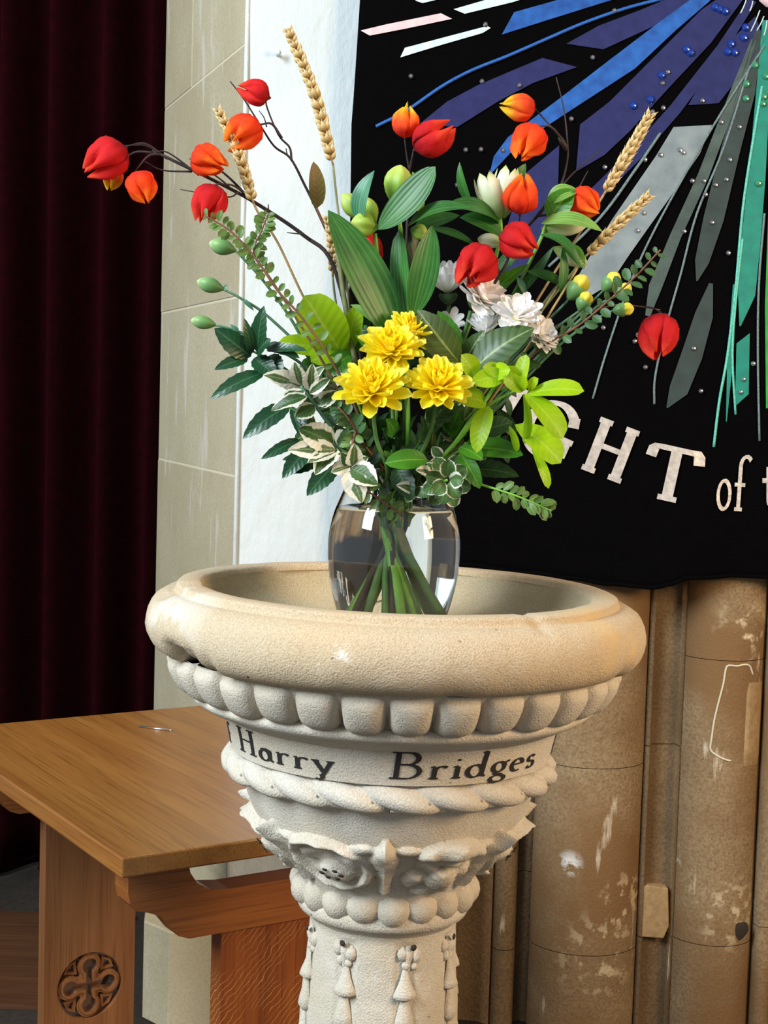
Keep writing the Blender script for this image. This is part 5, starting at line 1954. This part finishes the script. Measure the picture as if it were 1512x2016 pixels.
# ---- little-leaved sprigs
sprig('box_honeysuckle_sprig', 'long sprig of tiny paired leaves leaning across the white wall', [(740, 905, 1.88), (690, 780, 1.86), (640, 690, 1.85), (590, 620, 1.85), (545, 570, 1.85), (505, 510, 1.85), (468, 468, 1.85), (440, 445, 1.85), (402, 424, 1.85)], 25, 21, 'a', seed=3, t0=.12)
sprig('box_honeysuckle_sprig', 'short leafy twig meeting the wheat stalk by the stone pier', [(735, 905, 1.90), (640, 720, 1.88), (540, 560, 1.87), (500, 500, 1.87), (515, 455, 1.87), (528, 420, 1.87)], 20, 20, 'a', seed=4, t0=.45)
sprig('box_honeysuckle_sprig', 'sprig of tiny round leaves reaching over the black banner', [(850, 910, 1.90), (960, 790, 1.89), (1060, 690, 1.88), (1140, 640, 1.88), (1200, 590, 1.87), (1250, 545, 1.87), (1300, 492, 1.87)], 17, 24, 'd', seed=5, t0=.22)
sprig('box_honeysuckle_sprig', 'drooping sprig of tiny leaves over the vase shoulder against the black velvet', [(830, 935, 1.86), (900, 940, 1.83), (960, 958, 1.82), (1010, 974, 1.81), (1050, 990, 1.81), (1086, 1006, 1.81)], 10, 27, 'a', 'stem_green', seed=6, t0=.42, spread=52)
sprig('box_honeysuckle_sprig', 'grey-green sprig hanging in front of the vase neck', [(700, 850, 1.84), (690, 900, 1.83), (706, 950, 1.835), (750, 985, 1.84), (790, 1012, 1.845)], 12, 24, 'a', seed=7, root=False, spread=65)
sprig('box_honeysuckle_sprig', 'grey-green sprig under the lowest yellow bloom', [(770, 940, 1.87), (720, 880, 1.85), (690, 830, 1.84), (665, 800, 1.84)], 11, 26, 'd', seed=8, root=False, spread=65)
sprig('feathery_sprig', 'feathery dark green sprig between the yellow blooms and the vase', [(790, 930, 1.88), (820, 880, 1.86), (850, 830, 1.85), (880, 800, 1.85)], 14, 34, 'n', 'stem_dark', root=False, seed=9, spread=40)
sprig('feathery_sprig', 'dark needle-leaved sprig in the shade behind the lime leaves', [(800, 940, 1.90), (850, 880, 1.89), (900, 840, 1.89), (950, 790, 1.89)], 14, 40, 'n', 'stem_dark', root=False, seed=10, spread=42)
sprig('feathery_sprig', 'needle-leaved sprig rising behind the variegated leaves', [(740, 940, 1.92), (690, 860, 1.91), (650, 800, 1.90), (610, 745, 1.90)], 16, 34, 'n', 'stem_dark', root=False, seed=11, spread=42)

# ---- dark glossy sprays
GD = 'dark glossy leaf sprays'


def spray(name, label, cat, group, path, r, smat, leaves, mat, root=True, ser=.05, **kw):
    p = plant(name, label, cat, group)
    if path: stem(p, path, r, smat, root=root)
    for lf in leaves:
        b, t, w = lf[0], lf[1], lf[2]
        Yb = lf[3] if len(lf) > 3 else 1.88
        Yt = lf[4] if len(lf) > 4 else Yb - .02
        fc = lf[5] if len(lf) > 5 else None
        mt = lf[6] if len(lf) > 6 else mat
        leaf(p, b, t, w, mt, Yb, Yt, fc, ser=ser, nu=12, **kw)
    return p


spray('glossy_leaf_spray', 'spray of dark glossy pointed leaves nearest the stone pier', 'foliage', GD, [(735, 910, 1.89), (640, 790, 1.88), (560, 725, 1.88), (505, 695, 1.88), (490, 690, 1.88)], (.0026, .0012), 'stem_dark',
      [((494, 702), (422, 646), 46), ((494, 698), (480, 626), 22), ((508, 694), (520, 602), 34), ((506, 698), (534, 668), 34), ((488, 706), (422, 728), 26), ((520, 734), (414, 786), 34),
       ((500, 705), (545, 745), 40, 1.885), ((520, 680), (590, 705), 26, 1.885), ((530, 700), (556, 740), 36, 1.89), ((525, 690), (605, 690), 22)], 'leaf_dark')
spray('glossy_leaf_spray', 'low spray of dark glossy leaves hanging beside the vase on the white wall', 'foliage', GD, [(735, 930, 1.88), (660, 860, 1.87), (600, 820, 1.87), (565, 800, 1.87)], (.0026, .0012), 'stem_dark',
      [((570, 798), (478, 864), 42), ((590, 866), (514, 904), 24), ((612, 880), (556, 942), 38, 1.87), ((630, 895), (566, 932), 42), ((662, 910), (604, 976), 42, 1.86), ((575, 800), (590, 858), 18), ((590, 800), (600, 850), 30, 1.88),
       ((625, 905), (556, 905), 26, 1.88)], 'leaf_dark')
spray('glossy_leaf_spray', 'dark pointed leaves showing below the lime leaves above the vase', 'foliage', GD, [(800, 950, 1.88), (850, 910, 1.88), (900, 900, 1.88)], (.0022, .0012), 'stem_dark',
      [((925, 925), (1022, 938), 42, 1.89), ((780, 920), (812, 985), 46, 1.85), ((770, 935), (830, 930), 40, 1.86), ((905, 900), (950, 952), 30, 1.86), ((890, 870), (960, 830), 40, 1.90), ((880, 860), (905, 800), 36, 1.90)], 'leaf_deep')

# ---- lime and fresh green sprays
GLm = 'lime green leaf sprays'
spray('lime_leaf_spray', 'broad lime green leaf and its neighbours beside the white wall', 'foliage', GLm, [(745, 910, 1.92), (700, 780, 1.92), (670, 700, 1.92)], (.0024, .0014), 'stem_green',
      [((672, 694), (600, 582), 92, 1.915, 1.90, (-.1, -1, .1)), ((665, 690), (546, 676), 42, 1.92), ((668, 694), (612, 712), 52, 1.915), ((690, 700), (640, 735), 44, 1.91, 1.90, None, 'leaf_mid'), ((675, 700), (705, 600), 40, 1.93),
       ((690, 700), (722, 640), 36, 1.93, 1.93, None, 'leaf_mid'), ((700, 720), (650, 700), 40, 1.92, 1.91, None, 'leaf_mid'), ((640, 730), (590, 720), 40, 1.92, 1.92, None, 'leaf_mid')], 'leaf_lime', ser=0, a=.5, b=.45)
spray('lime_leaf_spray', 'star of drooping lime leaves in front of the silver letters', 'foliage', GLm, [(800, 950, 1.86), (890, 880, 1.84), (960, 800, 1.83), (1030, 762, 1.82)], (.0026, .0016), 'stem_green',
      [((1036, 778), (1150, 770), 46, 1.82, 1.80, (0, -1, .9)), ((1032, 775), (1108, 864), 56, 1.815, 1.80, (.5, -1, .4)), ((1026, 770), (1036, 698), 30, 1.82, 1.82, (-.6, -1, .1)), ((1030, 776), (1032, 874), 24, 1.815, 1.81, (.8, -1, .1)),
       ((1014, 836), (1104, 912), 66, 1.825, 1.81, (.4, -1, .5)), ((1046, 880), (1080, 962), 22, 1.82, 1.81), ((1030, 770), (990, 742), 34, 1.825), ((1022, 760), (1000, 720), 28, 1.83), ((1026, 770), (1030, 738), 26, 1.825),
       ((1002, 838), (1018, 890), 16, 1.83, 1.82), ((1040, 770), (1060, 745), 22, 1.83)], 'leaf_lime', ser=0, a=.75, b=.45)
spray('lime_leaf_spray', 'cluster of rounded lime leaves beside the last yellow bloom', 'foliage', GLm, [(800, 950, 1.86), (880, 890, 1.84), (925, 830, 1.82), (975, 760, 1.82), (985, 735, 1.82)], (.0034, .0022), 'stem_green',
      [((935, 745), (908, 698), 44, 1.83), ((992, 738), (928, 752), 40, 1.82, 1.81), ((958, 792), (898, 786), 50, 1.82, 1.81, (0, -1, .7)), ((962, 800), (938, 892), 42, 1.815, 1.80, (-.4, -1, .1)), ((975, 735), (1005, 728), 36, 1.825), ((985, 740), (950, 722), 34, 1.83)],
      'leaf_lime', ser=0, a=.5, b=.6)
spray('green_leaf_spray', 'fresh green oval leaves over the vase shoulder below the lime star', 'foliage', None, [(800, 955, 1.87), (860, 910, 1.85), (910, 885, 1.84)], (.0026, .0014), 'stem_green',
      [((918, 884), (1030, 896), 48, 1.84, 1.82, (0, -1, .7)), ((925, 860), (1010, 832), 46, 1.87, 1.87, None, 'leaf_deep'), ((905, 890), (945, 962), 34, 1.83), ((930, 880), (945, 858), 30, 1.83), ((905, 880), (950, 905), 36, 1.83), ((880, 860), (905, 808), 34, 1.88), ((890, 870), (870, 820), 34, 1.88, 1.88, None, 'leaf_deep')], 'leaf_mid', ser=0, a=.55, b=.6)
spray('green_leaf_spray', 'single fresh green oval leaf lying across the vase neck', 'foliage', None, [(820, 960, 1.87), (848, 925, 1.85), (842, 906, 1.84)], (.0018, .0012), 'stem_green',
      [((842, 906), (758, 912), 44, 1.835, 1.825, (0, -1, .5))], 'leaf_mid', ser=0, a=.55, b=.6)
spray('bay_leaf_spray', 'large olive leaf standing between the yellow and white blooms', 'foliage', None, [(810, 940, 1.90), (870, 800, 1.88), (900, 712, 1.87)], (.0022, .0014), 'stem_dark',
      [((902, 712), (822, 610), 66, 1.86, 1.86, (-.3, -1, .2), 'leaf_olive'), ((862, 705), (838, 640), 44, 1.87, 1.88, None, 'leaf_bay'), ((912, 720), (955, 650), 40, 1.88), ((900, 705), (862, 612), 44, 1.89, 1.9, None, 'leaf_mid')], 'leaf_bay', ser=.03)
spray('bay_leaf_spray', 'large grey-green leaf lying over the stalks beneath the white blooms', 'foliage', None, [(830, 940, 1.89), (890, 800, 1.87), (930, 730, 1.86)], (.0022, .0014), 'stem_dark',
      [((930, 730), (1052, 646), 74, 1.86, 1.85, (-.2, -1, .6)), ((920, 745), (1000, 735), 40, 1.87), ((910, 750), (890, 700), 40, 1.88)], 'leaf_bay', ser=0)

# ---- cream-edged foliage
GV = 'cream variegated sprigs'
spray('variegated_sprig', 'cream variegated sprig pointing at the white wall, uppermost of its kind', 'foliage', GV, [(735, 930, 1.88), (660, 850, 1.86), (615, 790, 1.85), (592, 760, 1.85)], (.0030, .0018), 'stem_blue',
      [((592, 762), (518, 738), 40), ((594, 760), (580, 712), 36), ((600, 770), (548, 802), 34, 1.85, 1.84, None, 'leaf_vari'), ((605, 780), (534, 808), 30, 1.84, 1.84, None, 'leaf_vari'), ((600, 765), (640, 720), 26), ((610, 775), (650, 745), 24, 1.85, 1.85, None, 'leaf_vari'),
       ((615, 790), (655, 780), 32, 1.86, 1.86, None, 'leaf_vari'), ((620, 800), (580, 822), 34, 1.85, 1.84, None, 'leaf_vari'), ((612, 770), (615, 715), 30, 1.86), ((625, 800), (670, 770), 30, 1.86, 1.86, None, 'leaf_vari')], 'leaf_cream', ser=.04, wave=.05)
spray('variegated_sprig', 'broad cream and green variegated leaves hanging left of the vase neck', 'foliage', GV, [(735, 950, 1.87), (690, 900, 1.85), (650, 870, 1.84)], (.0026, .0016), 'stem_blue',
      [((655, 872), (588, 842), 56, 1.84, 1.82, None, 'leaf_vari'), ((660, 886), (566, 886), 42, 1.835, 1.82), ((662, 880), (620, 934), 46, 1.84, 1.82, None, 'leaf_vari'), ((658, 872), (640, 836), 34), ((665, 878), (700, 840), 40, 1.85, 1.85, None, 'leaf_vari'), ((660, 890), (605, 912), 30, 1.835), ((670, 870), (672, 830), 34, 1.86, 1.86, None, 'leaf_vari')], 'leaf_cream', ser=.04, wave=.06)
spray('variegated_sprig', 'cream variegated leaves drooping over the front of the glass vase', 'foliage', GV, [(745, 955, 1.86), (715, 930, 1.84), (694, 918, 1.83)], (.0024, .0016), 'stem_blue',
      [((694, 918), (698, 874), 36, 1.825), ((692, 922), (744, 954), 54, 1.82, 1.80, None, 'leaf_vari'), ((690, 926), (712, 990), 50, 1.82, 1.80), ((688, 918), (652, 930), 34, 1.83, 1.82), ((690, 915), (672, 890), 26, 1.83, 1.82, None, 'leaf_vari'), ((696, 920), (725, 900), 28, 1.825, 1.82, None, 'leaf_vari')], 'leaf_cream', ser=.04, wave=.06)
RL = []
for k in range(15):
    a = k * 2.4
    ln = 26 + 34 * math.sqrt((k + 1) / 15)
    cx, cy = 880, 945
    RL.append(((cx + 6 * math.cos(a), cy + 6 * math.sin(a)), (cx + ln * math.cos(a) * .95, cy + ln * math.sin(a)), 34 - k * .2, 1.80 + .012 * k / 4, 1.79 + .014 * k / 4, (math.cos(a) * -.8, -1, math.sin(a) * .8)))
spray('variegated_sprig', 'rosette of green leaves with thin white edges on the vase rim', 'foliage', GV, [(820, 970, 1.86), (860, 955, 1.83), (880, 945, 1.81)], (.0024, .0018), 'stem_green', RL, 'leaf_frill', ser=.03, wave=.08, fold=.35, a=.6, b=.45)
spray('variegated_sprig', 'small pinkish cream variegated tip beneath the single green leaf', 'foliage', GV, [(800, 970, 1.86), (800, 950, 1.85)], (.0018, .0012), 'stem_green',
      [((812, 965), (780, 955), 24, 1.84), ((815, 968), (850, 975), 26, 1.84, 1.83, None, 'leaf_frill'), ((812, 968), (800, 990), 22, 1.84, 1.83, None, 'leaf_frill'), ((850, 935), (818, 925), 26, 1.83), ((850, 930), (862, 900), 24, 1.84, 1.84, None, 'leaf_frill'), ((870, 900), (850, 880), 24, 1.84, 1.84, None, 'leaf_frill')], 'leaf_cream', ser=.03)

# ---- white chrysanthemums
GW = 'white chrysanthemum blooms'
cup = [(14, 1.0, 34, 1), (14, .98, 50, 1), (12, .92, 66, 1), (8, .8, 78, 1)]
wide = [(14, 1.0, 12, 0), (14, .95, 26, 0), (12, .82, 42, 0), (9, .6, 60, 0)]
for label, c, R, n, Y, lay, cal in (
        ('white chrysanthemum seen from the side with its dark calyx, touching the crimson lantern', (882, 578), 62, (-.1, -.25, 1), 1.93, cup, True),
        ('white chrysanthemum fanning out under the two crimson lanterns', (940, 590), 62, (.55, -.5, .75), 1.895, wide, True),
        ('white chrysanthemum facing forwards above the grey-green leaf', (1018, 628), 52, (.1, -.7, .75), 1.88, wide, True),
        ('white chrysanthemum at the outer end of the white cluster', (1058, 660), 42, (.5, -.6, .4), 1.885, wide, True),
        ('white chrysanthemum low in the middle of the white cluster', (955, 656), 44, (-.1, -.5, .9), 1.90, cup, True),
        ('little white daisy-like bloom with yellow centre behind the olive leaf', (886, 640), 34, (.1, -.7, .6), 1.93, [(9, 1.0, 14, 0), (8, .9, 32, 0)], True)):
    p = plant('white_chrysanthemum', label, 'chrysanthemum', GW)
    bloom(p, c, R, n, Y, 'w', lay, core=(R < 60), calyx=cal)
    stem(p, [(820, 900, Y), (c[0] * .6 + 330, c[1] * .5 + 430, Y + .01), (c[0] - n[0] * R * .4, c[1] + R * .35, Y + .004)], (.0030, .0024), 'stem_dark')

# ---- yellow chrysanthemums
GY = 'yellow chrysanthemum blooms'
for label, c, R, n, Y in (
        ('yellow chrysanthemum at the back, standing highest of the yellow blooms', (806, 660), 52, (.25, -.55, .8), 1.865),
        ('yellow chrysanthemum in the middle of the group, below the broad striped leaf', (772, 696), 66, (-.05, -.62, .8), 1.835),
        ('largest yellow chrysanthemum, lowest of the yellow group', (733, 776), 74, (-.05, -.66, .75), 1.80),
        ('yellow chrysanthemum beside the lime leaves', (862, 768), 70, (.1, -.68, .74), 1.81)):
    p = plant('yellow_chrysanthemum', label, 'chrysanthemum', GY)
    bloom(p, c, R, n, Y, 'y')
    stem(p, [(c[0] * .4 + 470, 925, Y + .05), (c[0] * .8 + 155, c[1] + 90, Y + .03), (c[0], c[1] + 14, Y + .012)], (.0032, .0024), 'stem_dark')

# ---- shaded greenery that fills the middle
GF = 'shaded filler foliage'
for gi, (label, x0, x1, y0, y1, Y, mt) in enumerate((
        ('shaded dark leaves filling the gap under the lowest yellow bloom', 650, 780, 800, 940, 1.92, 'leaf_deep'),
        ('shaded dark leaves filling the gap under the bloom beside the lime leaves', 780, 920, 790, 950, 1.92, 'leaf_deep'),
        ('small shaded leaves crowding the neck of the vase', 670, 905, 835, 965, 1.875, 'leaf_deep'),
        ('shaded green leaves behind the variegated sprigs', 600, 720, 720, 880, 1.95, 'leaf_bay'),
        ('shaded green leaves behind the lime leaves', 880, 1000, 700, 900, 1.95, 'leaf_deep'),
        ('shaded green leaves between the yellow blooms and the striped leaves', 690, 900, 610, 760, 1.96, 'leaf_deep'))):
    rnd = random.Random(50 + gi)
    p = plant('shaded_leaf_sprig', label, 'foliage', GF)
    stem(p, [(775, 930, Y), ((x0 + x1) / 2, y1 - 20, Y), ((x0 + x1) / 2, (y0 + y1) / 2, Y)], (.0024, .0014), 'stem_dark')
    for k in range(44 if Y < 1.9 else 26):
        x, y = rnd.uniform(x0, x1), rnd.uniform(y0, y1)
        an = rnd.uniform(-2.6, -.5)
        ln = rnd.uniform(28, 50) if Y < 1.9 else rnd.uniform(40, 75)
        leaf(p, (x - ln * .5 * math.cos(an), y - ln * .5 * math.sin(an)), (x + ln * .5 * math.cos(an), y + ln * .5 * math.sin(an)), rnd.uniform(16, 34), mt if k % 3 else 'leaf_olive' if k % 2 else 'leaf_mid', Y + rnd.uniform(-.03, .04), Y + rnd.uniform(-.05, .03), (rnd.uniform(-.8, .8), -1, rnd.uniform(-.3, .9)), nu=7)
